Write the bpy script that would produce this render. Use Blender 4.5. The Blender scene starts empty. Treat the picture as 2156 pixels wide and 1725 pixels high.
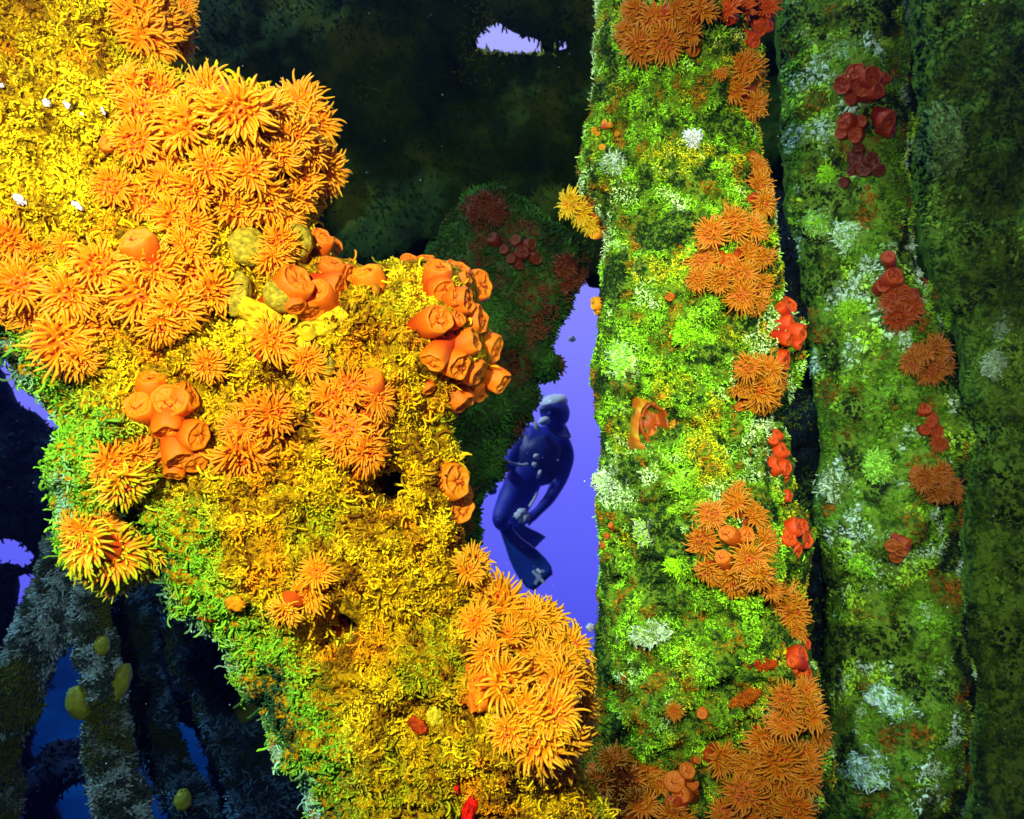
import bpy, math, random
import numpy as np
from mathutils import Vector, Matrix, noise as mnoise
from mathutils.bvhtree import BVHTree

RS = np.random.RandomState(7)
random.seed(7)
C = bpy.context.scene.collection
R = math.radians

# ------------------------------------------------------------------ camera
scn = bpy.context.scene
cam_d = bpy.data.cameras.new("camera"); cam = bpy.data.objects.new("camera", cam_d); C.objects.link(cam)
cam_d.sensor_width = 36; cam_d.lens = 30; cam_d.clip_start = 0.02; cam_d.clip_end = 500
cam.location = (0, 0, 0); cam.rotation_euler = (R(90), 0, 0)
cam_d.dof.use_dof = True; cam_d.dof.focus_distance = 1.02; cam_d.dof.aperture_fstop = 13.0
scn.camera = cam
scn.view_settings.view_transform = 'Standard'; scn.view_settings.look = 'None'
scn.view_settings.exposure = 0; scn.view_settings.gamma = 1
scn.cycles.use_denoising = True
scn.cycles.max_bounces = 6; scn.cycles.diffuse_bounces = 2; scn.cycles.glossy_bounces = 2
scn.cycles.volume_bounces = 0; scn.cycles.transmission_bounces = 2

# ------------------------------------------------------------------ world: the open water, bright out beyond the wreck
w = bpy.data.worlds.new("World"); scn.world = w; w.use_nodes = True
nt = w.node_tree; nt.nodes.clear()
out = nt.nodes.new('ShaderNodeOutputWorld'); bg = nt.nodes.new('ShaderNodeBackground')
tc = nt.nodes.new('ShaderNodeTexCoord'); sep = nt.nodes.new('ShaderNodeSeparateXYZ')
nt.links.new(tc.outputs['Generated'], sep.inputs[0])
rz = nt.nodes.new('ShaderNodeValToRGB')          # up and down
mz = nt.nodes.new('ShaderNodeMapRange'); mz.inputs[1].default_value = -0.55; mz.inputs[2].default_value = 0.75
nt.links.new(sep.outputs['Z'], mz.inputs[0]); nt.links.new(mz.outputs[0], rz.inputs[0])
e = rz.color_ramp.elements
e[0].position = 0; e[0].color = (0.02, 0.05, 0.40, 1)
e[1].position = 1; e[1].color = (0.42, 0.55, 1.0, 1)
for p, c in ((0.22, (0.075, 0.085, 0.78)), (0.36, (0.135, 0.14, 0.93)), (0.53, (0.25, 0.25, 1.0)), (0.72, (0.40, 0.40, 1.0))):
    x = e.new(p); x.color = (*c, 1)
my = nt.nodes.new('ShaderNodeMapRange'); my.inputs[1].default_value = -0.35; my.inputs[2].default_value = 0.75
my.inputs[3].default_value = 0.015; my.inputs[4].default_value = 1.12
nt.links.new(sep.outputs['Y'], my.inputs[0])
mul = nt.nodes.new('ShaderNodeVectorMath'); mul.operation = 'SCALE'
nt.links.new(rz.outputs[0], mul.inputs[0]); nt.links.new(my.outputs[0], mul.inputs['Scale'])
nt.links.new(mul.outputs[0], bg.inputs['Color']); bg.inputs['Strength'].default_value = 1.0
nt.links.new(bg.outputs[0], out.inputs[0])

# ------------------------------------------------------------------ light: daylight sinking through the water, an added fill for the pillar and the photographer's strobe
def lamp(name, kind, loc, target, energy, color, **kw):
    d = bpy.data.lights.new(name, kind); o = bpy.data.objects.new(name, d); C.objects.link(o)
    o.location = loc
    o.rotation_euler = (Vector(target) - Vector(loc)).to_track_quat('-Z', 'Y').to_euler()
    d.energy = energy; d.color = color
    for k, v in kw.items(): setattr(d, k, v)
    return o
lamp('sun', 'SUN', (-3, -0.2, 3.2), (0, 0.6, 0), 2.6, (0.55, 0.82, 1.0), angle=R(6))
lamp('camera_spot', 'SPOT', (0.20, -0.05, 0.34), (0.43, 1.4, -0.02), 105, (0.92, 1.0, 0.72), spot_size=R(48), spot_blend=0.9, shadow_soft_size=0.02)  # added fill beside the camera, brightens the pillar
lamp('camera_spot', 'SPOT', (-0.22, -0.08, 0.26), (0.08, 1.2, -0.06), 76, (1.0, 0.93, 0.80), spot_size=R(105), spot_blend=0.8, shadow_soft_size=0.02)  # the photographer's flash

# ------------------------------------------------------------------ helpers
W = 1.2                                        # frame width per metre of distance
def P(vx, vy, Y):                              # a place in the frame (2156 x 1725 grid) at distance Y
    return Vector(((vx - 1078) / 2156 * W * Y, Y, (862.5 - vy) / 2156 * W * Y))
def vof(co):                                   # the same backwards, arrays
    return 1078 + co[:, 0] / co[:, 1] / W * 2156, 862.5 - co[:, 2] / co[:, 1] / W * 2156

def tag(o, label=None, cat=None, group=None, kind='thing'):
    if label: o['label'] = label
    if cat: o['category'] = cat
    if group: o['group'] = group
    if kind: o['kind'] = kind
    return o
def empty(name, loc):
    o = bpy.data.objects.new(name, None); C.objects.link(o); o.location = loc; o.empty_display_size = 0.02
    return o
def link(name, me, parent=None, m=None):
    o = bpy.data.objects.new(name, me); C.objects.link(o)
    if m is not None:
        if not me.materials: me.materials.append(m)
    if parent is not None:
        o.parent = parent
    return o
def mesh(name, v, f, mat=None, col=None, smooth=True):
    """v Nx3 array; f list of (array of n-gons) arrays"""
    me = bpy.data.meshes.new(name)
    v = np.asarray(v, dtype=np.float32)
    if not isinstance(f, list) or (len(f) and not isinstance(f[0], np.ndarray)):
        me.from_pydata([tuple(x) for x in v], [], [tuple(x) for x in f])
    else:
        me.vertices.add(len(v)); me.vertices.foreach_set('co', v.ravel())
        idx = np.concatenate([a.ravel() for a in f]).astype(np.int32)
        cnt = np.concatenate([np.full(len(a), a.shape[1]) for a in f]).astype(np.int32)
        st = np.concatenate([[0], np.cumsum(cnt)[:-1]]).astype(np.int32)
        me.loops.add(len(idx)); me.loops.foreach_set('vertex_index', idx)
        me.polygons.add(len(cnt)); me.polygons.foreach_set('loop_start', st)
        me.update(calc_edges=True); me.validate()
    if smooth: me.polygons.foreach_set('use_smooth', np.ones(len(me.polygons), dtype=bool))
    if col is not None:
        a = me.color_attributes.new('tint', 'FLOAT_COLOR', 'POINT')
        c = np.ones((len(v), 4), dtype=np.float32); c[:, :3] = col
        a.data.foreach_set('color', c.ravel())
    if mat: me.materials.append(mat)
    me.update()
    return me

def nz(p, s, seed=0.0):                        # fractal noise on arrays, about -1..1
    o = np.empty(len(p))
    for i, q in enumerate(p):
        o[i] = mnoise.fractal(Vector((q[0] * s + seed, q[1] * s + seed * .7, q[2] * s - seed)), 1.0, 2.0, 3)
    return o
def norm(a): return a / np.maximum(np.linalg.norm(a, axis=-1, keepdims=True), 1e-9)

# ------------------------------------------------------------------ materials
def newmat(name):
    m = bpy.data.materials.new(name); m.use_nodes = True
    return m, m.node_tree, m.node_tree.nodes['Principled BSDF']
def m_tint(name, rough=0.55, spec=0.25, bump=0.0, bscale=300, sss=0.0, grain=0.0):
    m, t, b = newmat(name)
    a = t.nodes.new('ShaderNodeAttribute'); a.attribute_name = 'tint'
    src = a.outputs['Color']
    if grain:
        g = t.nodes.new('ShaderNodeTexNoise'); g.inputs['Scale'].default_value = bscale; g.inputs['Detail'].default_value = 3
        tcn = t.nodes.new('ShaderNodeTexCoord'); t.links.new(tcn.outputs['Object'], g.inputs['Vector'])
        mr = t.nodes.new('ShaderNodeMapRange'); mr.inputs[1].default_value = .3; mr.inputs[2].default_value = .7
        mr.inputs[3].default_value = 1 - grain; mr.inputs[4].default_value = 1 + grain
        t.links.new(g.outputs['Fac'], mr.inputs[0])
        s = t.nodes.new('ShaderNodeVectorMath'); s.operation = 'SCALE'
        t.links.new(src, s.inputs[0]); t.links.new(mr.outputs[0], s.inputs['Scale']); src = s.outputs[0]
    t.links.new(src, b.inputs['Base Color'])
    b.inputs['Roughness'].default_value = rough; b.inputs['Specular IOR Level'].default_value = spec
    if bump:
        g2 = t.nodes.new('ShaderNodeTexNoise'); g2.inputs['Scale'].default_value = bscale; g2.inputs['Detail'].default_value = 4
        tc2 = t.nodes.new('ShaderNodeTexCoord'); t.links.new(tc2.outputs['Object'], g2.inputs['Vector'])
        bp = t.nodes.new('ShaderNodeBump'); bp.inputs['Strength'].default_value = bump; bp.inputs['Distance'].default_value = 0.003
        t.links.new(g2.outputs['Fac'], bp.inputs['Height']); t.links.new(bp.outputs[0], b.inputs['Normal'])
    return m
def m_noise(name, cols, scale=30, rough=0.8, bump=0.5, bscale=120, dist=0.004, detail=6, spec=0.08):
    m, t, b = newmat(name)
    tcn = t.nodes.new('ShaderNodeTexCoord')
    g = t.nodes.new('ShaderNodeTexNoise'); g.inputs['Scale'].default_value = scale; g.inputs['Detail'].default_value = detail
    g.inputs['Roughness'].default_value = 0.65
    t.links.new(tcn.outputs['Object'], g.inputs['Vector'])
    r = t.nodes.new('ShaderNodeValToRGB'); e = r.color_ramp.elements
    n = len(cols)
    e[0].position = 0.3; e[0].color = (*cols[0], 1); e[1].position = 0.7; e[1].color = (*cols[-1], 1)
    for i in range(1, n - 1):
        x = e.new(0.3 + 0.4 * i / (n - 1)); x.color = (*cols[i], 1)
    t.links.new(g.outputs['Fac'], r.inputs[0]); t.links.new(r.outputs[0], b.inputs['Base Color'])
    b.inputs['Roughness'].default_value = rough; b.inputs['Specular IOR Level'].default_value = spec
    if bump:
        g2 = t.nodes.new('ShaderNodeTexNoise'); g2.inputs['Scale'].default_value = bscale; g2.inputs['Detail'].default_value = 5
        t.links.new(tcn.outputs['Object'], g2.inputs['Vector'])
        bp = t.nodes.new('ShaderNodeBump'); bp.inputs['Strength'].default_value = bump; bp.inputs['Distance'].default_value = dist
        t.links.new(g2.outputs['Fac'], bp.inputs['Height']); t.links.new(bp.outputs[0], b.inputs['Normal'])
    return m
M_turf = m_tint('turf', rough=0.7, spec=0.08)
M_sponge = m_tint('sponge_skin', rough=0.75, spec=0.1, bump=0.9, bscale=170, grain=0.55)
M_tent = m_tint('tentacle', rough=0.45, spec=0.3)
M_flesh = m_tint('coral_flesh', rough=0.5, spec=0.25, bump=0.3, bscale=14, grain=0.12)
M_beam = m_noise('golden_crust', [(0.012, 0.007, 0.0), (0.18, 0.10, 0.0), (0.70, 0.46, 0.002), (0.45, 0.16, 0.0)], 140, bump=0.9, bscale=260, dist=.006)
M_pillar = m_noise('green_crust', [(0.002, 0.007, 0.001), (0.02, 0.06, 0.004), (0.14, 0.28, 0.01), (0.16, 0.14, 0.01)], 80, bump=0.9, bscale=220, dist=.006)
M_far = m_noise('far_green_crust', [(0.004, 0.012, 0.002), (0.03, 0.08, 0.004), (0.12, 0.24, 0.015), (0.04, 0.07, 0.01)], 40)
M_hull = m_noise('dark_hull', [(0.003, 0.012, 0.001), (0.02, 0.055, 0.002), (0.10, 0.15, 0.006)], 4, bump=0.6, bscale=25, dist=0.02)
M_lump = m_noise('lump_crust', [(0.004, 0.012, 0.003), (0.012, 0.03, 0.006), (0.03, 0.075, 0.012), (0.06, 0.02, 0.006)], 14, bump=0.6, bscale=60, dist=0.008)
M_blue = m_noise('blue_grey_crust', [(0.001, 0.003, 0.003), (0.003, 0.008, 0.012), (0.01, 0.02, 0.04)], 30)
M_dark = m_noise('dark_steel', [(0.001, 0.004, 0.012), (0.004, 0.014, 0.045), (0.012, 0.04, 0.08)], 10, bump=0.5, bscale=40, dist=0.01)

# ------------------------------------------------------------------ big encrusted bodies
def sdist(px, py, loops):                       # signed distance to polygon loops (inside positive), nearest point
    n = len(px); best = np.full(n, 1e18); bx = np.zeros(n); by = np.zeros(n); ins = np.zeros(n, bool)
    for lp in loops:
        m = len(lp)
        for i in range(m):
            x0, y0 = lp[i]; x1, y1 = lp[(i + 1) % m]
            dx, dy = x1 - x0, y1 - y0
            t = np.clip(((px - x0) * dx + (py - y0) * dy) / (dx * dx + dy * dy + 1e-9), 0, 1)
            qx, qy = x0 + t * dx, y0 + t * dy
            d = (px - qx) ** 2 + (py - qy) ** 2
            k = d < best; best[k] = d[k]; bx[k] = qx[k]; by[k] = qy[k]
            c = ((y0 > py) != (y1 > py)) & (px < (x1 - x0) * (py - y0) / (y1 - y0 + 1e-12) + x0)
            ins ^= c
    return np.where(ins, 1, -1) * np.sqrt(best), bx, by
def rough(lp, amp, step, seed):                 # give an outline its irregular bites
    out_ = []
    rs = np.random.RandomState(seed)
    m = len(lp)
    for i in range(m):
        a = np.array(lp[i], float); b = np.array(lp[(i + 1) % m], float)
        L = np.linalg.norm(b - a); k = max(1, int(L / step)); nrm = np.array([-(b - a)[1], (b - a)[0]]) / max(L, 1e-6)
        for j in range(k):
            out_.append(tuple(a + (b - a) * j / k + nrm * rs.uniform(-amp, amp)))
    return out_
BODY = {}
CUSH = []; LATE = []; KEEPOUT = []           # turf grows last, leaving free what sits on the bodies
def body(name, loops, Y0, bulge, edge, step, mat, back=0.12, namp=0.02, nscale=6, bumps=(), seed=1, slope=(0, 0), rag=6, ragstep=22, fine=0.006, fscale=28, key=None):
    loops = [rough(l, rag, ragstep, seed + i) for i, l in enumerate(loops)]
    xs = [p[0] for p in loops[0]]; ys = [p[1] for p in loops[0]]
    gx = np.arange(min(xs) - step, max(xs) + 2 * step, step); gy = np.arange(min(ys) - step, max(ys) + 2 * step, step)
    GX, GY = np.meshgrid(gx, gy); sh = GX.shape
    px, py = GX.ravel(), GY.ravel()
    d, bx, by = sdist(px, py, loops)
    ins = (d > 0).reshape(sh)
    cell = ins[:-1, :-1] | ins[1:, :-1] | ins[:-1, 1:] | ins[1:, 1:]
    need = np.zeros(sh, bool)
    need[:-1, :-1] |= cell; need[1:, :-1] |= cell; need[:-1, 1:] |= cell; need[1:, 1:] |= cell
    need = need.ravel()
    outm = d <= 0
    px = np.where(outm, bx, px); py = np.where(outm, by, py); d = np.maximum(d, 0)
    Yb = Y0 + slope[0] * (px - 1078) / 1000 + slope[1] * (py - 862) / 1000
    X = (px - 1078) / 2156 * W * Yb; Z = (862.5 - py) / 2156 * W * Yb
    t = np.clip(d / edge, 0, 1); prof = np.sqrt(np.maximum(1 - (1 - t) ** 2, 0))
    pts = np.stack([X, np.zeros_like(X), Z], 1)
    idx = np.where(need)[0]
    n1 = np.zeros(len(px)); n2 = np.zeros(len(px)); n3 = np.zeros(len(px))
    n1[idx] = nz(pts[idx], nscale, seed * 3.1); n2[idx] = nz(pts[idx], fscale, seed * 5.7); n3[idx] = nz(pts[idx], nscale, seed * 9.3)
    n4 = np.zeros(len(px)); n4[idx] = nz(pts[idx], fscale * 2.6, seed * 2.3)
    h = bulge * prof + (namp * n1 + fine * (n2 + 0.55 * n4 - 0.5 * np.abs(n2))) * np.clip(d / 30, 0, 1)
    for (cx, cy, rr, hh) in bumps:
        h = h + hh * np.exp(-((px - cx) ** 2 + (py - cy) ** 2) / (rr * rr)) * np.clip(d / 25, 0, 1)
    F = np.stack([X, Yb - h, Z], 1)
    B = np.stack([X, Yb + back * prof + 0.5 * namp * n3 * t, Z], 1)
    bound = outm & need
    fid = -np.ones(len(px), int); fid[need] = np.arange(need.sum())
    nb = need & ~outm
    bid = fid.copy(); bid[nb] = need.sum() + np.arange(nb.sum())
    V = np.concatenate([F[need], B[nb]])
    ii, jj = np.where(cell); ncol = sh[1]
    a = ii * ncol + jj; b = a + 1; c = a + ncol + 1; dd = a + ncol
    ff = np.stack([fid[a], fid[dd], fid[c], fid[b]], 1)
    fb = np.stack([bid[a], bid[b], bid[c], bid[dd]], 1)
    both = ~((outm[a]) & (outm[b]) & (outm[c]) & (outm[dd]))
    ff = ff[both]; fb = fb[both]
    me = mesh(name, V, [ff.astype(np.int32), fb.astype(np.int32)], mat)
    bv = BVHTree.FromPolygons([tuple(x) for x in V], [tuple(x) for x in np.concatenate([ff, fb])])
    # triangles for scattering, with how far inside the outline they lie
    tri = np.concatenate([ff[:, [0, 1, 2]], ff[:, [0, 2, 3]]]); trb = np.concatenate([fb[:, [0, 1, 2]], fb[:, [0, 2, 3]]])
    BODY[key or name] = dict(V=V, tri=tri, trb=trb, bvh=bv, Y0=Y0)
    return me

def scatter(name, n, keep=None, backshare=0.08, seed=0):
    b = BODY[name]; V = b['V']; rs = np.random.RandomState(seed)
    res = []
    for T, k in ((b['tri'], int(n)), (b['trb'], int(n * backshare))):
        A, Bq, Cq = V[T[:, 0]], V[T[:, 1]], V[T[:, 2]]
        cr = np.cross(Bq - A, Cq - A); ar = np.linalg.norm(cr, axis=1); ar = np.nan_to_num(ar)
        pr = ar / ar.sum()
        i = rs.choice(len(T), k, p=pr)
        u = rs.rand(k, 1); v = rs.rand(k, 1); s = u + v > 1; u = np.where(s, 1 - u, u); v = np.where(s, 1 - v, v)
        res.append((A[i] + u * (Bq[i] - A[i]) + v * (Cq[i] - A[i]), norm(cr[i])))
    p = np.concatenate([r[0] for r in res]); nn = np.concatenate([r[1] for r in res])
    vx, vy = vof(p); k = np.ones(len(p), bool) if keep is None else keep(vx, vy, p)
    for kk, cx, cy, rr in KEEPOUT:
        if kk == name: k &= (vx - cx) ** 2 + (vy - cy) ** 2 > rr * rr
    return p[k], nn[k]

def strands(pos, nrm, length, rad, col, K=6, curl=0.7, lift=0.35, up=0.25, seed=0, sides=4, bias=None, bulb=1.15, colvar=0.25):
    rs = np.random.RandomState(seed); N = len(pos)
    L = length * rs.uniform(0.55, 1.35, (N, 1)); r = rad * rs.uniform(0.7, 1.3, N)
    t = rs.normal(size=(N, 3)); t -= nrm * (t * nrm).sum(1, keepdims=True)
    t = norm(norm(t) + nrm * rs.uniform(up, up + 0.9, (N, 1)))
    if bias is not None: t = norm(t + np.array(bias))
    ax = norm(rs.normal(size=(N, 3)))
    pts = [pos - nrm * 0.0015]; dirs = []
    p = pts[0]
    for k in range(K):
        dirs.append(t)
        p = p + t * L / K; pts.append(p)
        ax = norm(ax + 0.7 * rs.normal(size=(N, 3)))
        t = norm(t + curl * np.cross(ax, t) + nrm * lift * (0.5 - k / K))
        if bias is not None: t = norm(t + 0.3 * np.array(bias))
    dirs.append(t)
    prof = np.ones(K + 1); prof[0] = 1.1; prof[-1] = 0.75; prof[-2] = bulb
    ring = []
    s0 = norm(np.cross(dirs[0], rs.normal(size=(N, 3))))
    for k in range(K + 1):
        s = norm(s0 - dirs[k] * (s0 * dirs[k]).sum(1, keepdims=True)); u = np.cross(dirs[k], s); s0 = s
        for j in range(sides):
            a = 2 * math.pi * j / sides
            ring.append(pts[k] + (s * math.cos(a) + u * math.sin(a)) * (r * prof[k])[:, None])
    tip = pts[-1] + dirs[-1] * r[:, None] * 0.9
    nv = (K + 1) * sides + 1
    V = np.stack(ring + [tip], 1).reshape(-1, 3)
    base = (np.arange(N) * nv)[:, None]
    q = []
    for k in range(K):
        for j in range(sides):
            j2 = (j + 1) % sides
            q.append([k * sides + j, k * sides + j2, (k + 1) * sides + j2, (k + 1) * sides + j])
    q = np.array(q); tr = np.array([[K * sides + j, K * sides + (j + 1) % sides, nv - 1] for j in range(sides)])
    Q = (base[:, :, None] + q[None]).reshape(-1, 4); T = (base[:, :, None] + tr[None]).reshape(-1, 3)
    col = col * rs.uniform(1 - colvar, 1 + colvar, (N, 1))
    Cc = np.repeat(col, nv, axis=0)
    return V, Q, T, Cc
def turf(name, sets, mat=None, label=None, cat='growth'):
    V = []; Q = []; T = []; Cc = []; o = 0
    for (v, q, t, c) in sets:
        V.append(v); Q.append(q + o); T.append(t + o); Cc.append(c); o += len(v)
    me = mesh(name, np.concatenate(V), [np.concatenate(Q).astype(np.int32), np.concatenate(T).astype(np.int32)], mat or M_turf, np.concatenate(Cc))
    ob = link(name, me); tag(ob, label, cat, kind='stuff')
    return ob

FG = [(-90, -90), (345, -90), (352, 20), (340, 100), (372, 140), (440, 190), (560, 215), (640, 250), (676, 300), (690, 360), (676, 420), (650, 470),
      (690, 500), (712, 545), (770, 562), (835, 552), (890, 545), (960, 555), (1005, 590), (1012, 650), (1030, 705), (1040, 760), (1025, 810), (975, 860),
      (940, 890), (958, 940), (975, 985), (972, 1040), (975, 1100), (972, 1150), (1010, 1175), (1022, 1235), (1080, 1285), (1150, 1325), (1200, 1370), (1225, 1420),
      (1232, 1500), (1215, 1570), (1230, 1640), (1290, 1720), (1300, 1810), (690, 1810), (655, 1725), (650, 1640), (640, 1610), (585, 1570), (572, 1490), (505, 1420),
      (478, 1350), (440, 1322), (400, 1300), (372, 1270), (362, 1225), (335, 1200), (240, 1225), (160, 1190), (138, 1120), (140, 1065), (128, 1010), (120, 985), (152, 938), (140, 905), (112, 872),
      (72, 800), (38, 762), (0, 738), (-90, 660)]
fg_bumps = [(620, 330, 130, 0.05), (300, 560, 200, 0.045), (350, 900, 90, 0.03), (1010, 700, 80, 0.03), (1150, 1450, 130, 0.05), (530, 930, 80, 0.02), (760, 900, 80, 0.03), (150, 250, 160, 0.03),
            (825, 1020, 34, -0.15), (735, 1300, 36, -0.12), (815, 735, 30, -0.04), (330, 1060, 40, -0.05), (170, 850, 50, -0.05), (240, 860, 30, -0.03), (800, 1130, 60, 0.03), (590, 1130, 120, 0.03),
            (905, 640, 90, 0.02), (950, 1450, 60, -0.02), (700, 1480, 120, 0.03), (350, 1125, 40, -0.05)]
me = body('encrusted_beam', [FG], 1.02, 0.10, 170, 7, M_beam, back=0.10, namp=0.03, nscale=7, bumps=fg_bumps, seed=3, slope=(0.05, 0.05), fine=0.026)
beam = link('encrusted_beam', me); tag(beam, 'diagonal wreck beam thick with yellow growth, filling the left foreground', 'wreck beam')

PL = [(1255, -90), (1252, 120), (1248, 220), (1222, 290), (1212, 350), (1222, 400), (1252, 440), (1270, 520), (1260, 600), (1262, 700), (1246, 760), (1250, 850), (1264, 930), (1256, 1000), (1262, 1150),
      (1256, 1300), (1250, 1400), (1236, 1470), (1222, 1550), (1212, 1650), (1200, 1810), (1710, 1810), (1705, 1700), (1735, 1600), (1735, 1520), (1700, 1450), (1705, 1390), (1680, 1300), (1690, 1200), (1705, 1120), (1668, 1050),
      (1662, 950), (1640, 870), (1685, 780), (1685, 680), (1640, 640), (1625, 560), (1620, 420), (1590, 300), (1602, 200), (1598, 120), (1560, 60), (1600, -90)]
pl_bumps = [(1550, 550, 80, 0.03), (1550, 1150, 80, 0.04), (1365, 885, 45, -0.04), (1600, 1330, 80, 0.04), (1620, 1420, 60, 0.03), (1560, 1385, 25, -0.03), (1360, 1555, 60, -0.05), (1650, 1580, 90, 0.04), (1620, 900, 50, -0.04), (1610, 1240, 50, -0.04), (1400, 60, 70, 0.02)]
me = body('encrusted_pillar', [PL], 1.42, 0.15, 230, 8, M_pillar, back=0.14, namp=0.03, nscale=6, bumps=pl_bumps, seed=11, fine=0.028)
tag(link('encrusted_pillar', me), 'upright wreck pillar overgrown with bright green turf, right of the blue gap', 'wreck pillar')

P2 = [(1625, -90), (1650, 200), (1660, 420), (1690, 600), (1720, 820), (1740, 960), (1715, 1080), (1750, 1250), (1740, 1500), (1720, 1810), (2005, 1810), (2015, 1600), (2035, 1420), (2012, 1250), (2005, 1100), (2025, 1000), (2010, 880), (1990, 760), (1985, 660), (1915, 560), (1905, 400), (1915, 250), (1895, 100), (1900, -90)]
me = body('encrusted_pillar', [P2], 1.95, 0.16, 200, 12, M_far, back=0.2, namp=0.05, nscale=4, bumps=[(1800, 480, 90, .05), (1800, 1080, 90, .05)], seed=21, key='pillar2', fine=0.02, fscale=14)
tag(link('encrusted_pillar', me), 'dimmer green pillar with red cup corals, behind the bright pillar on its right', 'wreck pillar')
P3 = [(1925, -90), (1930, 400), (1960, 560), (2030, 720), (2040, 1000), (2040, 1300), (2060, 1500), (2040, 1810), (2320, 1810), (2320, -90)]
me = body('hull_plate', [P3], 2.35, 0.10, 160, 16, M_far, back=0.2, namp=0.05, nscale=3, seed=31, fine=0.03, fscale=10)
tag(link('hull_plate', me), 'dark green hull plate along the right edge beyond the second pillar', 'hull plate')

BK = [(330, -90), (1760, -90), (2250, -90), (2250, 1810), (1560, 1810), (1500, 620), (1240, 605), (1215, 560), (1100, 620), (300, 620)]
HOLE = [(990, 98), (1003, 72), (1020, 62), (1040, 42), (1060, 55), (1085, 62), (1115, 72), (1130, 82), (1160, 86), (1188, 84), (1200, 96), (1180, 104), (1120, 112), (1060, 113), (1010, 108)]
me = body('bulkhead', [BK, HOLE], 2.9, 0.06, 60, 14, M_hull, back=0.10, namp=0.12, nscale=1.6, seed=41, fine=0.03, fscale=8, bumps=[(700, 120, 160, .12), (1000, 320, 200, .08)], rag=5, ragstep=14)
tag(link('bulkhead', me), 'near-black bulkhead with a small jagged hole near its top', 'bulkhead')

LP = [(930, 500), (950, 455), (1000, 402), (1050, 398), (1120, 445), (1180, 480), (1225, 520), (1240, 575), (1215, 610), (1195, 650), (1165, 705), (1160, 730), (1185, 775), (1170, 800), (1122, 800), (1135, 850), (1112, 880), (1090, 915), (1060, 950), (1056, 1000), (1020, 1030), (1012, 1085), (1010, 1130), (985, 1170), (860, 1170), (850, 600)]
me = body('lumpy_outcrop', [LP], 1.75, 0.10, 110, 10, M_lump, back=0.15, namp=0.04, nscale=5, seed=51, fine=0.015, fscale=22, rag=7, ragstep=13)
tag(link('lumpy_outcrop', me), 'dark green lumpy frame with dull red spots, left of the diver', 'wreck frame')

# ------------------------------------------------------------------ turf on the bodies
def dist_line(vx, vy, pts):
    d = np.full(len(vx), 1e9)
    for (x0, y0), (x1, y1) in zip(pts[:-1], pts[1:]):
        dx, dy = x1 - x0, y1 - y0
        t = np.clip(((vx - x0) * dx + (vy - y0) * dy) / (dx * dx + dy * dy), 0, 1)
        d = np.minimum(d, np.hypot(vx - x0 - t * dx, vy - y0 - t * dy))
    return d
def mixc(c, d, k): k = np.clip(k, 0, 1)[:, None]; return c * (1 - k) + np.array(d) * k
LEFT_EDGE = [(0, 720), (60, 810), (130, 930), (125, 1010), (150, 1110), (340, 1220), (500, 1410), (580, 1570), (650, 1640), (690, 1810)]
def fg_color(vx, vy, p, rs):
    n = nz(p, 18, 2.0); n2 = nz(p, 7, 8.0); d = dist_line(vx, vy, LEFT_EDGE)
    c = np.tile([0.86, 0.62, 0.004], (len(p), 1))
    c = mixc(c, (0.95, 0.40, 0.004), (n - 0.05) * 3.0)
    c = mixc(c, (0.42, 0.50, 0.006), (-n2 - 0.1) * 2.5)
    c = mixc(c, (0.22, 0.09, 0.002), (nz(p, 30, 12.0) - 0.12) * 4)
    c = mixc(c, (0.98, 0.82, 0.01), (nz(p, 15, 22.0) - 0.12) * 4)
    for gx, gy, gr in ((90, 235, 70), (190, 245, 70), (150, 420, 50), (620, 700, 60), (30, 330, 40), (350, 480, 60)): c = mixc(c, (1.0, 0.88, 0.01), 1.4 - np.hypot(vx - gx, (vy - gy) * 1.4) / gr + n)  # bright yellow spots; the upper left ones paint in the flash's hot area
    g = (150 - d + 90 * n2) / 90  # green zone: edge turning away from the flash, painted into the growth colour
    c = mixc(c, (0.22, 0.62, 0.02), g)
    e = (20 - d + 36 * n) / 40  # pale teal rim light along the same edge, also put into the colour
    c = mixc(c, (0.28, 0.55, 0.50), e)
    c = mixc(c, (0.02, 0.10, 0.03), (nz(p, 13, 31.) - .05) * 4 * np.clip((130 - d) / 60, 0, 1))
    return c
FG_PITS = [(825, 1020, 32), (735, 1300, 32), (815, 735, 18), (840, 770, 14), (770, 1050, 14)]
def fg_keep(vx, vy, p):
    k = (vx > -120) & (vx < 1400) & (vy > -90) & (vy < 1800)
    for cx, cy, r in FG_PITS: k &= np.hypot(vx - cx, vy - cy) > r
    return k
def fg_set(n, length, rad, seed, bright=1.0, **kw):
    p, nn = scatter('encrusted_beam', n, fg_keep, 0.12, seed)
    vx, vy = vof(p); rs = np.random.RandomState(seed)
    # growth is patchy: clumps and bare crust
    dens = nz(p, 32, 4.0) * 0.9 + 0.75
    k = rs.rand(len(p)) < dens; p, nn, vx, vy = p[k], nn[k], vx[k], vy[k]
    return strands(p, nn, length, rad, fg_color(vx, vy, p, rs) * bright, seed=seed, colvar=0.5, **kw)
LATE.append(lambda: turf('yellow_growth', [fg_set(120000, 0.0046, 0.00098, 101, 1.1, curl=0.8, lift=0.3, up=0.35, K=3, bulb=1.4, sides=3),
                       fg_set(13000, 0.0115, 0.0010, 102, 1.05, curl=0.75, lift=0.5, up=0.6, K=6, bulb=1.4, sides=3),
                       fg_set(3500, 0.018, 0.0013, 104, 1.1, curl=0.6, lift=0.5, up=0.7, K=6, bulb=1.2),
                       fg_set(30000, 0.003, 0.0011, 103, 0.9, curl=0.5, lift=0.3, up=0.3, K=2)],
     label='matted yellow and lime growth over the diagonal beam'))

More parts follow.
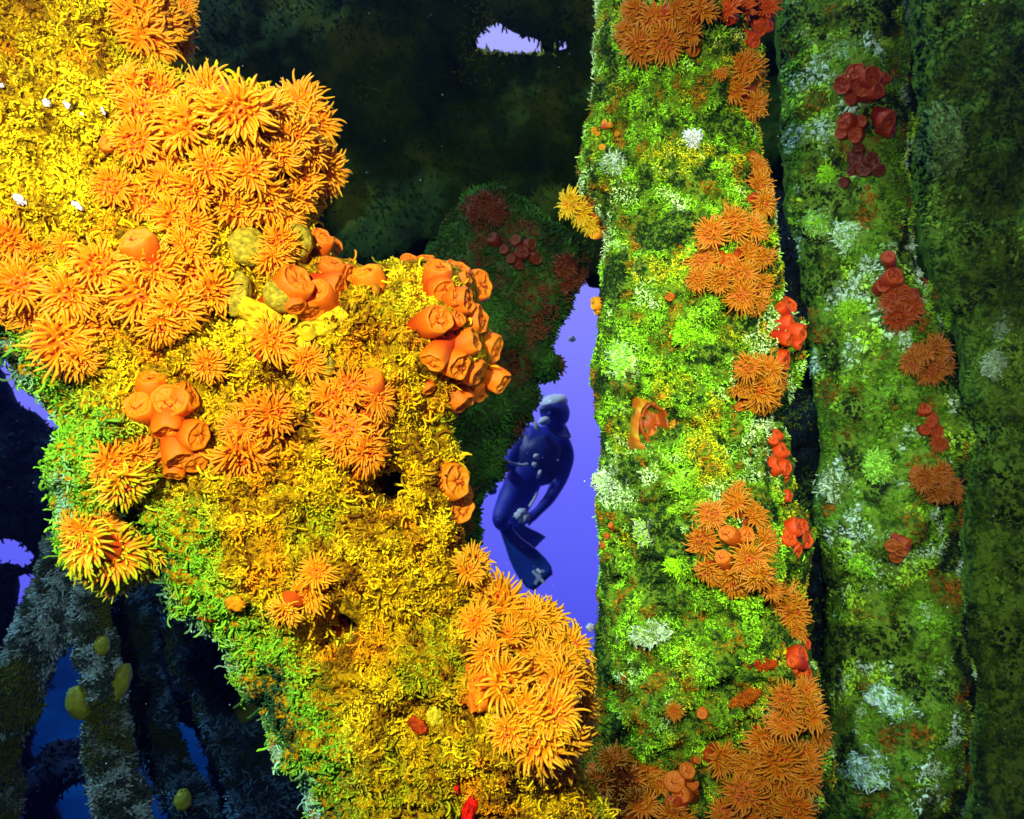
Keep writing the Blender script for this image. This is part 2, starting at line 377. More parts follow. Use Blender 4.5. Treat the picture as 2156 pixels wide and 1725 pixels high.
def cush(c, key, vx, vy):                       # growth takes the colour of the cushion it stands on
    for kk, cx, cy, r, cc in CUSH:
        if kk == key: c = mixc(c, np.array(cc) * .8, 1.5 - np.hypot(vx - cx, vy - cy) / r + .7 * np.sin(vx * .11 + cy) * np.sin(vy * .13 + cx))
    return c
def pl_color(vx, vy, p, rs):
    n = nz(p, 12, 5.0); n2 = nz(p, 5, 1.0); n3 = nz(p, 26, 7.0)
    c = np.tile([0.22, 0.55, 0.012], (len(p), 1)) * np.clip(1.05 + 2.2 * n3, 0.12, 1.7)[:, None]  # green stands for red light lost in the water, put into the turf
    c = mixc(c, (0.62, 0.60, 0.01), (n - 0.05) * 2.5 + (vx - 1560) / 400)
    c = mixc(c, (0.62, 0.92, 0.38), (n2 + n3 * .8 - 0.05) * 2.6 + np.clip((1330 - vx) / 120, -1, 0.7))  # paler to the left: light on that side painted into the colour
    c = mixc(c, (0.45, 0.20, 0.005), (-n3 - 0.28) * 4)
    c = mixc(c, (0.01, 0.035, 0.006), (nz(p, 17, 15.) - .16) * 5)
    return cush(c, 'encrusted_pillar', vx, vy)
def pl_set(n, length, rad, seed, bright=1.0, **kw):
    p, nn = scatter('encrusted_pillar', n, lambda vx, vy, p: (vy > -90) & (vy < 1810), 0.1, seed)
    vx, vy = vof(p); rs = np.random.RandomState(seed)
    dens = nz(p, 26, 3.0) * 0.9 + 0.78
    k = rs.rand(len(p)) < dens; p, nn, vx, vy = p[k], nn[k], vx[k], vy[k]
    return strands(p, nn, length, rad, pl_color(vx, vy, p, rs) * bright, seed=seed, colvar=0.5, **kw)
LATE.append(lambda: turf('green_growth', [pl_set(105000, 0.0048, 0.00092, 201, K=2, curl=0.7, up=0.45, bias=(0.2, -0.1, -0.3), sides=3, bulb=1.35),
                      pl_set(30000, 0.004, 0.0013, 202, 0.9, K=2, curl=0.4, up=0.2, sides=3),
                      pl_set(7000, 0.010, 0.0010, 204, 1.1, K=4, curl=0.6, up=0.5, sides=3)],
     label='bright green and pale turf over the upright pillar'))

def p2_color(vx, vy, p, rs):
    n = nz(p, 7, 5.0); n3 = nz(p, 14, 7.0)
    c = np.tile([0.09, 0.24, 0.008], (len(p), 1)) * np.clip(1 + 1.5 * n3, .15, 1.6)[:, None]
    c = mixc(c, (0.36, 0.75, 0.03), (n - 0.05) * 3.0)
    c = mixc(c, (0.45, 0.68, 0.50), (n3 + n * .6 - 0.25) * 3 + np.clip((vy - 1200) / 1500, 0, .3))
    c = mixc(c, (0.25, 0.10, 0.004), (-n3 - 0.3) * 4)
    c = mixc(c, (0.008, 0.02, 0.003), (nz(p, 9, 15.) - .12) * 5)
    return cush(c, 'pillar2', vx, vy)
def gen_set(key, n, length, rad, colf, seed, dens=(0.6, 0.65, 18), keep=None, bs=0.05, **kw):
    p, nn = scatter(key, n, keep or (lambda vx, vy, p: (vy > -90) & (vy < 1810) & (vx < 2260)), bs, seed)
    rs = np.random.RandomState(seed)
    k = rs.rand(len(p)) < nz(p, dens[2], 3.0) * dens[0] + dens[1]; p, nn = p[k], nn[k]; vx, vy = vof(p)
    return strands(p, nn, length, rad, colf(vx, vy, p, rs), seed=seed, **kw)
LATE.append(lambda: turf('green_growth', [gen_set('pillar2', 42000, 0.0075, 0.0018, p2_color, 301, K=3, curl=0.4, up=0.2, bias=(0.3, 0, -0.4), sides=3),
                      gen_set('pillar2', 5000, 0.008, 0.004, p2_color, 302, K=2, curl=0.4, up=0.05)],
     label='dim green growth over the pillar behind'))
def p3_color(vx, vy, p, rs):
    n = nz(p, 5, 5.0)
    c = np.tile([0.03, 0.075, 0.004], (len(p), 1)) * np.clip(1 + 1.5 * nz(p, 12, 9.), .2, 1.7)[:, None]
    c = mixc(c, (0.22, 0.42, 0.03), (n - 0.1) * 2)
    return cush(c, 'hull_plate', vx, vy)
LATE.append(lambda: turf('green_growth', [gen_set('hull_plate', 22000, 0.010, 0.0024, p3_color, 311, K=3, curl=0.4, up=0.1, sides=3),
                      gen_set('hull_plate', 2500, 0.012, 0.006, p3_color, 312, K=2, curl=0.4, up=0.05)],
     label='sparse dark green growth over the right hull plate'))
def lp_color(vx, vy, p, rs):
    n = nz(p, 12, 5.0)
    c = np.tile([0.012, 0.045, 0.003], (len(p), 1))
    c = mixc(c, (0.03, 0.12, 0.010), (n - 0.05) * 3)
    return mixc(c, (0.09, 0.028, 0.008), (-n - 0.15) * 4)
LATE.append(lambda: turf('green_growth', [gen_set('lumpy_outcrop', 12000, 0.012, 0.002, lp_color, 321, K=3, curl=0.5, up=0.3, bs=0.3)],
     label='dark green fuzz over the lumpy frame beside the diver'))
def bk_color(vx, vy, p, rs):
    n = nz(p, 3, 5.0)
    c = np.tile([0.010, 0.030, 0.002], (len(p), 1))
    c = mixc(c, (0.12, 0.19, 0.006), (n - 0.12) * 3)
    return c
def rimkeep(vx, vy, p): return (vy < 640) & (vx < 1300)
def bkrim(vx, vy, p, rs): return np.tile([0.55, 0.85, 0.12], (len(p), 1))  # lit lower rim of the hole, painted as bright green
LATE.append(lambda: turf('hanging_growth', [gen_set('bulkhead', 30000, 0.013, 0.0022, bk_color, 331, K=2, curl=0.4, up=0.3, keep=rimkeep, dens=(.7, .7, 6), sides=3, colvar=.2),
                        gen_set('bulkhead', 12000, 0.022, 0.003, bk_color, 332, K=3, curl=0.3, up=0.2, bias=(0, 0, -.5), dens=(0, 1.1, 6),
                                keep=lambda vx, vy, p: (vx > 980) & (vx < 1215) & (vy > 20) & (vy < 128), bs=.5),
                        gen_set('bulkhead', 9000, 0.022, 0.0035, bkrim, 333, K=3, curl=0.5, up=0.2, dens=(0, 1.1, 6),
                                keep=lambda vx, vy, p: (vx > 990) & (vx < 1195) & (vy > 103) & (vy < 120), bs=.5)],
     label='dark growth hanging on the bulkhead and round its hole'))

# ------------------------------------------------------------------ coral polyps (unit size, +Z out of the reef)
def stalk_mesh(seed):
    rs = np.random.RandomState(seed); n = 20
    prof = [(0.60, -0.85), (0.56, -0.6), (0.52, -0.35), (0.58, -0.12), (0.70, 0.0), (0.68, 0.07), (0.46, 0.10), (0.2, 0.07)]
    V = []; ph = rs.rand(6) * 6.28
    for r, z in prof:
        for j in range(n):
            a = 2 * math.pi * j / n
            k = 1 + 0.07 * math.sin(3 * a + ph[0] + z) + 0.05 * math.sin(5 * a + ph[1] - 2 * z)
            V.append((r * k * math.cos(a), r * k * math.sin(a), z))
    V.append((0, 0, 0.06)); F = []
    for i in range(len(prof) - 1):
        for j in range(n): F.append((i * n + j, i * n + (j + 1) % n, (i + 1) * n + (j + 1) % n, (i + 1) * n + j))
    m = len(V) - 1
    for j in range(n): F.append(((len(prof) - 1) * n + j, (len(prof) - 1) * n + (j + 1) % n, m))
    V = np.array(V); k = np.clip((V[:, 2] + 0.3) / 0.4, 0, 1)[:, None]
    return mesh('stalk', V, F, None, np.array([[0.72, 0.09, 0.003]]) * (1 - k) + np.array([[0.95, 0.20, 0.003]]) * k)  # redder lower down, darkening the gaps between tentacles by colour
def crown_mesh(seed, droop=0.0, spread=1.0):
    rs = np.random.RandomState(seed); K = 8; S = 6
    V = [(0, 0, -0.12)]; F = []; cols = [(1, .3, 0)]
    spec = []
    for cnt, rb, el, ln in ((10, 0.22, 76, 0.30), (18, 0.36, 58, 0.44), (26, 0.50, 32, 0.56), (32, 0.60, 2, 0.66)):
        for i in range(cnt):
            spec.append((rb * rs.uniform(.9, 1.1), 2 * math.pi * (i + rs.uniform(-.35, .35)) / cnt, el * 1.0 / spread + rs.normal() * 13, ln * rs.uniform(.6, 1.15)))
    for rb, az, el, ln in spec:
        el = math.radians(el)
        p = np.array([rb * math.cos(az), rb * math.sin(az), 0.08])
        d = np.array([math.cos(el) * math.cos(az), math.cos(el) * math.sin(az), math.sin(el)])
        side = rs.normal() * 0.11; bend = rs.uniform(-0.02, 0.17); r0 = rs.uniform(0.048, 0.068); hook = rs.normal() * .28
        tang = np.array([-math.sin(az), math.cos(az), 0])
        b0 = len(V)
        for k in range(K):
            s = k / (K - 1)
            rr = r0 * (1.0 - 0.5 * s ** 1.4)
            if k == K - 1: rr *= 0.62
            x = np.cross(d, [0.3, 0.2, 1.0]); x /= np.linalg.norm(x); y = np.cross(d, x)
            for j in range(S):
                a = 2 * math.pi * j / S
                V.append(tuple(p + (x * math.cos(a) + y * math.sin(a)) * rr))
                g = s
                cols.append((1.0, 0.31 + 0.19 * g, 0.003 + 0.004 * g))
            p = p + d * ln / (K - 1)
            d = d + tang * (side + hook * (s - .3)) + np.array([0, 0, -bend]) + np.array([0, -droop, -droop * .15]) * (0.35 + s * .5)
            d /= np.linalg.norm(d)
        V.append(tuple(p - d * ln / (K - 1) * .55)); cols.append((1.0, 0.46, 0.01)); tip = len(V) - 1
        for k in range(K - 1):
            for j in range(S): F.append((b0 + k * S + j, b0 + k * S + (j + 1) % S, b0 + (k + 1) * S + (j + 1) % S, b0 + (k + 1) * S + j))
        for j in range(S):
            F.append((b0 + (K - 1) * S + j, b0 + (K - 1) * S + (j + 1) % S, tip)); F.append((0, b0 + (j + 1) % S, b0 + j))
    return mesh('tentacle_crown', np.array(V), F, None, np.array(cols))
def mouth_mesh(seed, open_=True):
    rs = np.random.RandomState(seed); n = 14; V = []; F = []; cols = []
    prof = [(0.20, 0.04), (0.19, 0.13), (0.14, 0.20), (0.09, 0.215), (0.05, 0.16), (0.03, 0.06)]
    for i, (r, z) in enumerate(prof):
        for j in range(n):
            a = 2 * math.pi * j / n; rj = r * (1 + 0.12 * math.sin(5 * a + seed))
            V.append((rj * math.cos(a) * 1.25, rj * math.sin(a) * 0.8, z + 0.02 * math.sin(4 * a)))
            cols.append((1.0, 0.22, 0.004) if i < 4 else (0.45, 0.02, 0.0))
    for i in range(len(prof) - 1):
        for j in range(n): F.append((i * n + j, i * n + (j + 1) % n, (i + 1) * n + (j + 1) % n, (i + 1) * n + j))
    F.append(tuple((len(prof) - 1) * n + j for j in range(n)))
    return mesh('mouth', np.array(V), F, None, np.array(cols))
def cup_mesh(seed):
    """a closed polyp: stout tube, rolled uneven rim, ridged sunken top"""
    rs = np.random.RandomState(seed); n = 48; ph = rs.rand(8) * 6.28
    prof = [(0.74, -2.6), (0.80, -1.9), (0.90, -1.3), (0.98, -0.8), (1.0, -0.35), (0.95, -0.05), (0.88, 0.06), (0.81, 0.07), (0.75, 0.0), (0.66, -0.06), (0.52, -0.03), (0.35, 0.02), (0.2, 0.0), (0.08, -0.08)]
    V = []; cols = []; F = []
    for i, (r, z) in enumerate(prof):
        top = i >= 6
        for j in range(n):
            a = 2 * math.pi * j / n
            k = 1 + 0.035 * math.sin(2 * a + ph[0]) + 0.03 * math.sin(3 * a + ph[1] + z) + 0.025 * math.sin(7 * a + ph[2]) * (i > 3)
            zz = z + 0.05 * math.sin(2 * a + ph[3]) * (i > 3) + 0.035 * math.sin(5 * a + ph[4]) * (i > 4)
            ridge = math.sin(12 * a + ph[5] + 1.2 * math.sin(2 * a)) if 8 <= i <= 11 else 0
            zz += 0.03 * ridge + (0.06 * math.sin(a + ph[6]) * (1 - r) if i > 7 else 0) + (0.05 * max(0, math.sin(4 * a + ph[7])) if 5 <= i <= 7 else 0)
            V.append((r * k * math.cos(a), r * k * math.sin(a), zz))
            f = max(0, min(1, (z + 1.5) / 1.3)); c = np.array((0.70, 0.06, 0.003)) * (1 - f) + np.array((0.97, 0.22, 0.003)) * f  # redder towards the base: shade under the cup put into its colour
            if top: c = np.array((1.0, 0.28, 0.005)) * (1 + 0.12 * ridge)
            if i == 6: c = np.array((1.0, 0.30, 0.004))
            cols.append(tuple(np.clip(c, 0, 1)))
    for i in range(len(prof) - 1):
        for j in range(n): F.append((i * n + j, i * n + (j + 1) % n, (i + 1) * n + (j + 1) % n, (i + 1) * n + j))
    F.append(tuple((len(prof) - 1) * n + j for j in range(n)))
    return mesh('cup', np.array(V), F, None, np.array(cols))
def slit_mesh(seed):
    """the torn-looking puckered mouth of a closed polyp"""
    rs = np.random.RandomState(seed); n = 26; V = []; F = []; cols = []
    a0 = rs.uniform(-0.5, 0.5); curve = rs.uniform(0.25, 0.6)
    rows = 5
    for i in range(n):
        s = i / (n - 1) * 2 - 1; x = s * 0.42; y = curve * (1 - s * s) - 0.2 + 0.05 * math.sin(9 * s + seed)
        wd = (0.02 + 0.09 * rs.rand() ** 1.5) * (1 - s ** 4) + 0.006
        for q in range(rows):
            u = q / (rows - 1) * 2 - 1
            V.append((x, y + u * wd, 0.085 + 0.02 * (1 - u * u) * math.sin(6 * s + seed) - 0.05 * (abs(s) < .95) * (1 - abs(u)) - 0.09 * (abs(s) > .9)))
            cols.append((0.50, 0.02, 0.0) if abs(u) < 1 else (0.95, 0.22, 0.005))
    for i in range(n - 1):
        for q in range(rows - 1): F.append((i * rows + q, (i + 1) * rows + q, (i + 1) * rows + q + 1, i * rows + q + 1))
    return mesh('mouth', np.array(V), F, None, np.array(cols))
STALK = [stalk_mesh(i) for i in range(3)]
CROWN = [crown_mesh(i) for i in range(8)]
CROWND = [crown_mesh(20 + i, droop=0.20) for i in range(4)]
CROWNW = [crown_mesh(40 + i, droop=0.07, spread=0.75) for i in range(2)]
MOUTH = [mouth_mesh(i) for i in range(3)]
CUP = [cup_mesh(i + 60) for i in range(5)]
SLIT = [slit_mesh(i + 70) for i in range(5)]
def tinted(meshes, mul, name):                 # the same shapes with their colours multiplied
    out_ = []
    for m in meshes:
        c = m.copy(); a = c.color_attributes['tint']; n = len(c.vertices); b = np.empty(n * 4, np.float32)
        a.data.foreach_get('color', b); b = b.reshape(-1, 4); b[:, :3] = np.clip(b[:, :3] * np.array(mul), 0, 1); a.data.foreach_set('color', b.ravel())
        out_.append(c)
    return out_
def kit(mul=None):
    k = dict(stalk=STALK, crown=CROWN, droop=CROWND, wide=CROWNW, mouth=MOUTH, cup=CUP, slit=SLIT)
    if mul: k = {n: tinted(v, mul, n) for n, v in k.items()}
    for n, v in k.items():
        for m in v:
            if not m.materials: m.materials.append(M_tent if n in ('crown', 'droop', 'wide') else M_flesh)
    return k
for m_, k_ in ((M_tent, .35), (M_flesh, .25)):
    b_ = m_.node_tree.nodes['Principled BSDF']; b_.inputs['Subsurface Weight'].default_value = k_; b_.inputs['Subsurface Radius'].default_value = (1, .35, .1); b_.inputs['Subsurface Scale'].default_value = .004
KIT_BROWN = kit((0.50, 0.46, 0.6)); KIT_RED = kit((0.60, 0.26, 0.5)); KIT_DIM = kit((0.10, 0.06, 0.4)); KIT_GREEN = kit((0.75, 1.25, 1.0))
KIT = kit()
def lime(meshes):
    out_ = tinted(meshes, (1, 1, 1), 'lime')
    for c in out_:
        a = c.color_attributes['tint']; n = len(c.vertices); b = np.empty(n * 4, np.float32); a.data.foreach_get('color', b); b = b.reshape(-1, 4)
        k = (np.clip((b[:, 1] - .33) / .17, 0, 1) ** 1.3)[:, None]; b[:, :3] = b[:, :3] * (1 - k) + np.array([.50, .85, .01]) * k; a.data.foreach_set('color', b.ravel())
    return out_
KITS = [KIT, kit((1, 1.16, 1)), kit((0.95, 0.86, 1))]
KIT_LIME = dict(KIT); KIT_LIME['droop'] = lime(CROWND)  # lime tips: green light on the overhanging polyps put into their colour
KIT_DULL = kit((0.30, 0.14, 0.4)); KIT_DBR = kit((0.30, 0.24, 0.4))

def hit(key, vx, vy):
    b = BODY[key]; d = P(vx, vy, 1.0).normalized()
    loc, nrm, i, dist = b['bvh'].ray_cast(Vector((0, 0, 0)), d)
    if loc is None:
        loc, nrm, i, dist = b['bvh'].find_nearest(P(vx, vy, b['Y0']))
    if nrm.dot(loc) > 0: nrm = -nrm
    return loc, nrm
TAKEN = []
B_ = 'encrusted_beam'
def colony(name, label, cat, group, key, polyps, kt=None, lean=0.55, face=0.55, base=True, out_len=1.15):
    """polyps: (vx, vy, radius in frame units, kind[, (tilt x, tilt z)])   kinds: o open, d drooping, w wide open, c closed"""
    if kt is None:
        kt = KITS[(len(polyps) + len(label)) % 3] if len(polyps) > 1 else KIT
    cx = sum(p[0] for p in polyps) / len(polyps); cy = sum(p[1] for p in polyps) / len(polyps)
    c0, _ = hit(key, cx, cy)
    root = tag(empty(name, c0), label, cat, group)
    rs = np.random.RandomState(int(cx * 7 + cy * 13) % 9999)
    ext = max(60, max(math.hypot(p[0] - cx, p[1] - cy) for p in polyps))
    BV = []; BF = []
    for q in polyps:
        vx, vy, rr, kd = q[:4]
        KEEPOUT.append((key, vx, vy, rr * (0.95 if kd == 'c' else 0.6)))
        loc, nrm = hit(key, vx, vy)
        Rw = rr * W / 2156 * loc.y
        outw = Vector(((vx - cx) / ext, 0, -(vy - cy) / ext)) * lean
        if len(q) > 4: outw = outw * 0.3 + Vector((q[4][0], 0, q[4][1]))
        view = -loc.normalized()
        fc = face if kd != 'c' else face * 0.55
        ax = (nrm * 0.5 + outw * (1.3 if kd == 'c' else 1) + view * fc + Vector(rs.normal(size=3) * 0.17)).normalized()
        least = 0.25 if kd == 'c' else 0.62
        for _ in range(6):
            if ax.dot(view) < least: ax = (ax + view * 0.2).normalized()
        if key != B_: Rw *= 0.9
        if kd == 'c': size = Rw * (0.94 if key == B_ else 1.05); Ls = 1.9 * size
        else: size = Rw * 1.06; Ls = out_len * size
        # the head shows where the photograph has it
        target = P(vx, vy, loc.y) + view * (Ls * 0.75)
        rootp = target - ax * Ls
        z = ax; upv = Vector((0, 0, 1)); y = (upv - z * upv.dot(z))
        y = y.normalized() if y.length > 1e-3 else Vector((0, 1, 0))
        x = y.cross(z).normalized(); M = Matrix((x, y, z)).transposed().to_4x4()
        roll = rs.uniform(-0.6, 0.6) if kd in 'd' else rs.uniform(0, 6.28)
        if kd == 'c': roll = rs.uniform(-0.5, 0.5) + (3.14 if rs.rand() < .5 else 0)
        M = Matrix.Translation(target) @ M @ Matrix.Rotation(roll, 4, 'Z')
        s = size * rs.uniform(0.86, 1.12)
        sx = s * rs.uniform(0.93, 1.08)
        Ms = M @ Matrix.Diagonal((sx, s, s * rs.uniform(.75, 1.4), 1))
        inv = Matrix.Translation(-c0)
        if kd == 'c':
            pm = kt['cup'][rs.randint(len(kt['cup']))]
            po = link('polyp', pm, root); po.matrix_local = inv @ Ms
            so = link('mouth', kt['slit'][rs.randint(len(kt['slit']))], po)
        else:
            po = link('polyp', kt['stalk'][rs.randint(3)], root); po.matrix_local = inv @ Ms
            fam = kt['droop'] if kd == 'd' else kt['wide'] if kd == 'w' else kt['crown']
            link('tentacle_crown', fam[rs.randint(len(fam))], po)
            link('mouth', kt['mouth'][rs.randint(3)], po)
        # fleshy base where the stalk meets the colony
        if base:
            n0 = len(BV); br = Rw * (0.62 if kd != 'c' else 0.85); bc = (target - (ax * 0.4 + view * 0.6).normalized() * (Ls * 0.75 + br * 0.9)) - c0
            for i in range(7):
                th = math.pi * i / 6
                for j in range(12):
                    a = 2 * math.pi * j / 12; k = 1 + 0.12 * math.sin(3 * a + vx) * math.sin(th)
                    BV.append((bc.x + br * k * math.sin(th) * math.cos(a), bc.y + br * k * math.sin(th) * math.sin(a), bc.z + br * math.cos(th)))
            for i in range(6):
                for j in range(12): BF.append((n0 + i * 12 + j, n0 + (i + 1) * 12 + j, n0 + (i + 1) * 12 + (j + 1) % 12, n0 + i * 12 + (j + 1) % 12))
    if base:
        cb = KIT_COL.get(id(kt), (0.60, 0.022, 0.001)); K_ = len(BV) // 84
        cen = [np.mean(BV[i * 84:(i + 1) * 84], axis=0) for i in range(K_)]; grp = list(range(K_))
        rad_ = [np.max(np.linalg.norm(np.array(BV[i * 84:(i + 1) * 84]) - cen[i], axis=1)) for i in range(K_)]
        for i in range(K_):
            for j in range(i):
                if np.linalg.norm(cen[i] - cen[j]) < (rad_[i] + rad_[j]) * 1.3:
                    a_, b_ = grp[i], grp[j]; grp = [b_ if g == a_ else g for g in grp]
        for g in sorted(set(grp)):
            mem = [i for i in range(K_) if grp[i] == g]; vv = []; fq = []
            for k_, i in enumerate(mem):
                vv += BV[i * 84:(i + 1) * 84]; fq += [tuple(q - i * 84 + k_ * 84 for q in f) for f in BF[i * 72:(i + 1) * 72]]
            link('colony_base', mesh('colony_base', np.array(vv), fq, M_flesh, np.tile(cb, (len(vv), 1))), root)
    return root
KIT_COL = {id(KIT): (0.62, 0.022, 0.001), id(KIT_LIME): (0.5, 0.05, 0.001), id(KIT_BROWN): (0.26, 0.035, 0.002), id(KIT_RED): (0.3, 0.02, 0.002), id(KIT_DIM): (0.06, 0.012, 0.001), id(KIT_GREEN): (0.10, 0.10, 0.004), id(KIT_DULL): (0.1, 0.01, 0.001), id(KIT_DBR): (0.1, 0.02, 0.001)}

B = 'encrusted_beam'; G1 = 'orange coral colonies on the diagonal beam'; OC = 'cup coral'
colony('cup_coral_colony', 'small bushy orange colony hanging over the dark bulkhead at the top edge', OC, G1, B,
       [(262, 20, 42, 'o'), (300, 40, 50, 'o'), (345, 48, 46, 'o'), (385, 12, 34, 'o', (.7, .3)), (318, 92, 50, 'd'), (285, 75, 42, 'o'), (368, 92, 34, 'd', (.5, -.4)), (330, 5, 40, 'o'), (392, 45, 28, 'o', (.8, 0))])
colony('cup_coral_colony', 'largest bushy orange colony bulging out against the black bulkhead', OC, G1, B,
       [(272, 180, 44, 'w'), (330, 188, 48, 'o'), (430, 182, 48, 'o', (.1, .6)), (298, 238, 55, 'w'), (380, 262, 62, 'w'), (285, 300, 45, 'w'), (335, 325, 50, 'o'), (505, 232, 62, 'o'), (575, 222, 46, 'o', (.0, .7)), (630, 218, 48, 'o', (.3, .7)), (668, 262, 46, 'o', (.7, .4)),
        (620, 285, 50, 'o'), (655, 320, 40, 'o'), (445, 352, 50, 'o'), (530, 358, 50, 'o'), (560, 425, 52, 'd'), (620, 425, 46, 'o'), (692, 362, 46, 'o', (.7, -.2)), (505, 445, 58, 'd'), (640, 378, 40, 'o'), (415, 215, 35, 'o'), (600, 460, 40, 'd'), (480, 400, 44, 'o'), (446, 226, 40, 'o'),
        (590, 330, 42, 'o'), (350, 385, 45, 'w'), (405, 400, 42, 'o')], face=0.6)
colony('cup_coral_colony', 'wide bushy orange colony with one closed disc, reaching the left edge of the photo', OC, G1, B,
       [(235, 395, 42, 'w'), (300, 415, 46, 'w'), (370, 455, 48, 'o'), (15, 505, 45, 'w'), (85, 535, 46, 'w'), (140, 520, 40, 'o'), (40, 600, 60, 'o'), (140, 625, 62, 'd'), (210, 560, 62, 'w'), (284, 502, 42, 'c'), (395, 515, 52, 'o'), (412, 470, 40, 'o'), (330, 560, 50, 'o'), (405, 578, 58, 'd'),
        (298, 625, 62, 'd'), (372, 655, 60, 'd'), (452, 612, 52, 'o'), (135, 725, 66, 'd'), (60, 665, 40, 'o'), (185, 690, 45, 'o'), (235, 640, 45, 'd'), (62, 525, 22, 'c'), (170, 760, 45, 'd'), (340, 690, 48, 'd'), (10, 560, 40, 'o'), (-10, 640, 50, 'o')], lean=0.4)
colony('cup_coral_colony', 'single closed cup tucked under the left colony above the green slope', OC, G1, B, [(44, 668, 36, 'c', (0, -.9))])
colony('cup_coral_colony', 'tiny closed disc alone on bright yellow growth at upper left', OC, G1, B, [(228, 300, 17, 'c')], base=False)
colony('cup_coral_colony', 'tall cluster of smooth closed orange cups on the left, with dark red gaps', OC, G1, B,
       [(318, 795, 31, 'c', (0, .9)), (287, 853, 33, 'c', (-.5, 0)), (358, 842, 40, 'c', (-.1, -.1)), (402, 832, 32, 'c', (.7, .5)), (352, 912, 42, 'c', (.1, -.3)), (418, 918, 36, 'c', (.7, -.2)), (302, 928, 20, 'c', (-.4, 0)),
        (335, 972, 27, 'c', (-.2, -.5)), (378, 968, 31, 'c', (.1, -.5)), (412, 978, 26, 'c', (.4, -.6)), (365, 1002, 24, 'c', (0, -.9))], out_len=1.4)
colony('cup_coral_colony', 'drooping open colony with lime tips just below the closed cup cluster', OC, G1, B,
       [(238, 975, 45, 'o'), (290, 962, 42, 'o'), (262, 1022, 52, 'd'), (222, 1010, 38, 'd'), (300, 1005, 34, 'd'), (250, 985, 36, 'o')], KIT_LIME)
colony('cup_coral_colony', 'shaggy colony overhanging the blue water at the lower left bulge of the beam', OC, G1, B,
       [(180, 1148, 58, 'd', (-.6, -.1)), (235, 1170, 55, 'd'), (290, 1172, 50, 'd', (.3, -.3)), (318, 1160, 40, 'd', (.5, -.2)), (250, 1220, 46, 'd', (0, -.7)), (205, 1200, 46, 'd', (-.4, -.4)), (244, 1128, 22, 'c'), (270, 1118, 16, 'c'), (224, 1108, 34, 'o'), (160, 1120, 40, 'o', (-.7, .2)), (300, 1200, 38, 'd', (.2, -.6))], KIT_LIME)
colony('cup_coral_colony', 'single open polyp on yellow growth right of the tall closed cups', OC, G1, B, [(440, 768, 44, 'o')], base=False)
colony('cup_coral_colony', 'single open polyp among smooth yellow sponge near the beam centre', OC, G1, B, [(575, 716, 50, 'o')], base=False)
colony('cup_coral_colony', 'small open polyp beside a round olive sponge knob', OC, G1, B, [(648, 762, 38, 'o')], base=False)
colony('cup_coral_colony', 'three shaggy open polyps in the middle of the yellow beam, left of the dark pit', OC, G1, B,
       [(548, 882, 58, 'w'), (508, 960, 62, 'd'), (580, 868, 45, 'o'), (500, 905, 36, 'o')])
colony('cup_coral_colony', 'tight bushy column of open polyps just above the dark pit', OC, G1, B,
       [(735, 818, 44, 'o'), (700, 835, 42, 'o'), (775, 795, 34, 'c', (.2, .4)), (800, 840, 42, 'o', (.5, 0)), (752, 868, 46, 'o'), (802, 872, 34, 'd', (.5, -.3)), (720, 905, 50, 'w'), (765, 920, 46, 'o'), (775, 955, 50, 'd', (.2, -.3)), (730, 945, 44, 'd'), (765, 1000, 24, 'c', (.1, -.7))])
colony('cup_coral_colony', 'drooping tuft with long fingers above the rusty hollow low on the beam', OC, G1, B, [(640, 1255, 48, 'd', (-.2, -.6)), (668, 1205, 36, 'o', (.3, 0)), (600, 1290, 36, 'd', (-.3, -.6))])
colony('cup_coral_colony', 'three open polyps squeezed between two olive sponge balls', OC, G1, B, [(590, 508, 38, 'o'), (575, 550, 38, 'd'), (555, 490, 34, 'o')])
colony('cup_coral_colony', 'reddish closed cups stepping down beside the olive sponge ball', OC, G1, B,
       [(680, 498, 30, 'c', (.1, .6)), (708, 515, 21, 'c', (.7, .3)), (702, 553, 29, 'c', (.3, .4)), (738, 578, 20, 'c', (.3, .3)), (628, 588, 40, 'c', (.2, .4)), (668, 612, 36, 'c'), (717, 604, 30, 'c', (.3, .1)), (655, 658, 30, 'c', (0, -.4)), (625, 648, 26, 'c', (-.2, -.5))])
colony('cup_coral_colony', 'half closed ribbed cups on the top rim of the beam, between two closed clusters', OC, G1, B, [(772, 572, 32, 'c', (0, .9)), (795, 602, 18, 'c', (0, .5)), (808, 590, 16, 'c', (.3, .5))])
colony('cup_coral_colony', 'big cluster of smooth closed cups curving down the right shoulder of the beam', OC, G1, B,
       [(862, 545, 22, 'c', (-.2, .8)), (895, 545, 24, 'c', (0, .8)), (925, 562, 36, 'c', (.1, .6)), (965, 560, 28, 'c', (.4, .7)), (935, 612, 26, 'c', (.2, 0)), (985, 585, 20, 'c', (.6, .5)), (1015, 598, 33, 'c', (.9, .3)), (962, 625, 18, 'c', (.3, .1)), (985, 632, 34, 'c', (.6, .0)),
        (1012, 672, 34, 'c', (.9, .1)), (968, 668, 20, 'c', (.1, .2)), (926, 672, 33, 'c', (0, 0))], lean=.5, out_len=1.3)
colony('cup_coral_colony', 'lower cluster of closed cups on the right shoulder with deep red undersides', OC, G1, B,
       [(1045, 735, 36, 'c', (1.0, -.1)), (1000, 715, 30, 'c', (.6, .2)), (910, 763, 32, 'c', (-.1, 0)), (968, 772, 36, 'c', (.3, -.2)), (1008, 787, 31, 'c', (.8, -.4)), (1058, 808, 27, 'c', (1.0, -.4)), (978, 850, 33, 'c', (.6, -.7)), (1015, 828, 24, 'c', (.7, -.6)), (905, 822, 18, 'c', (0, -.2))], lean=.5)
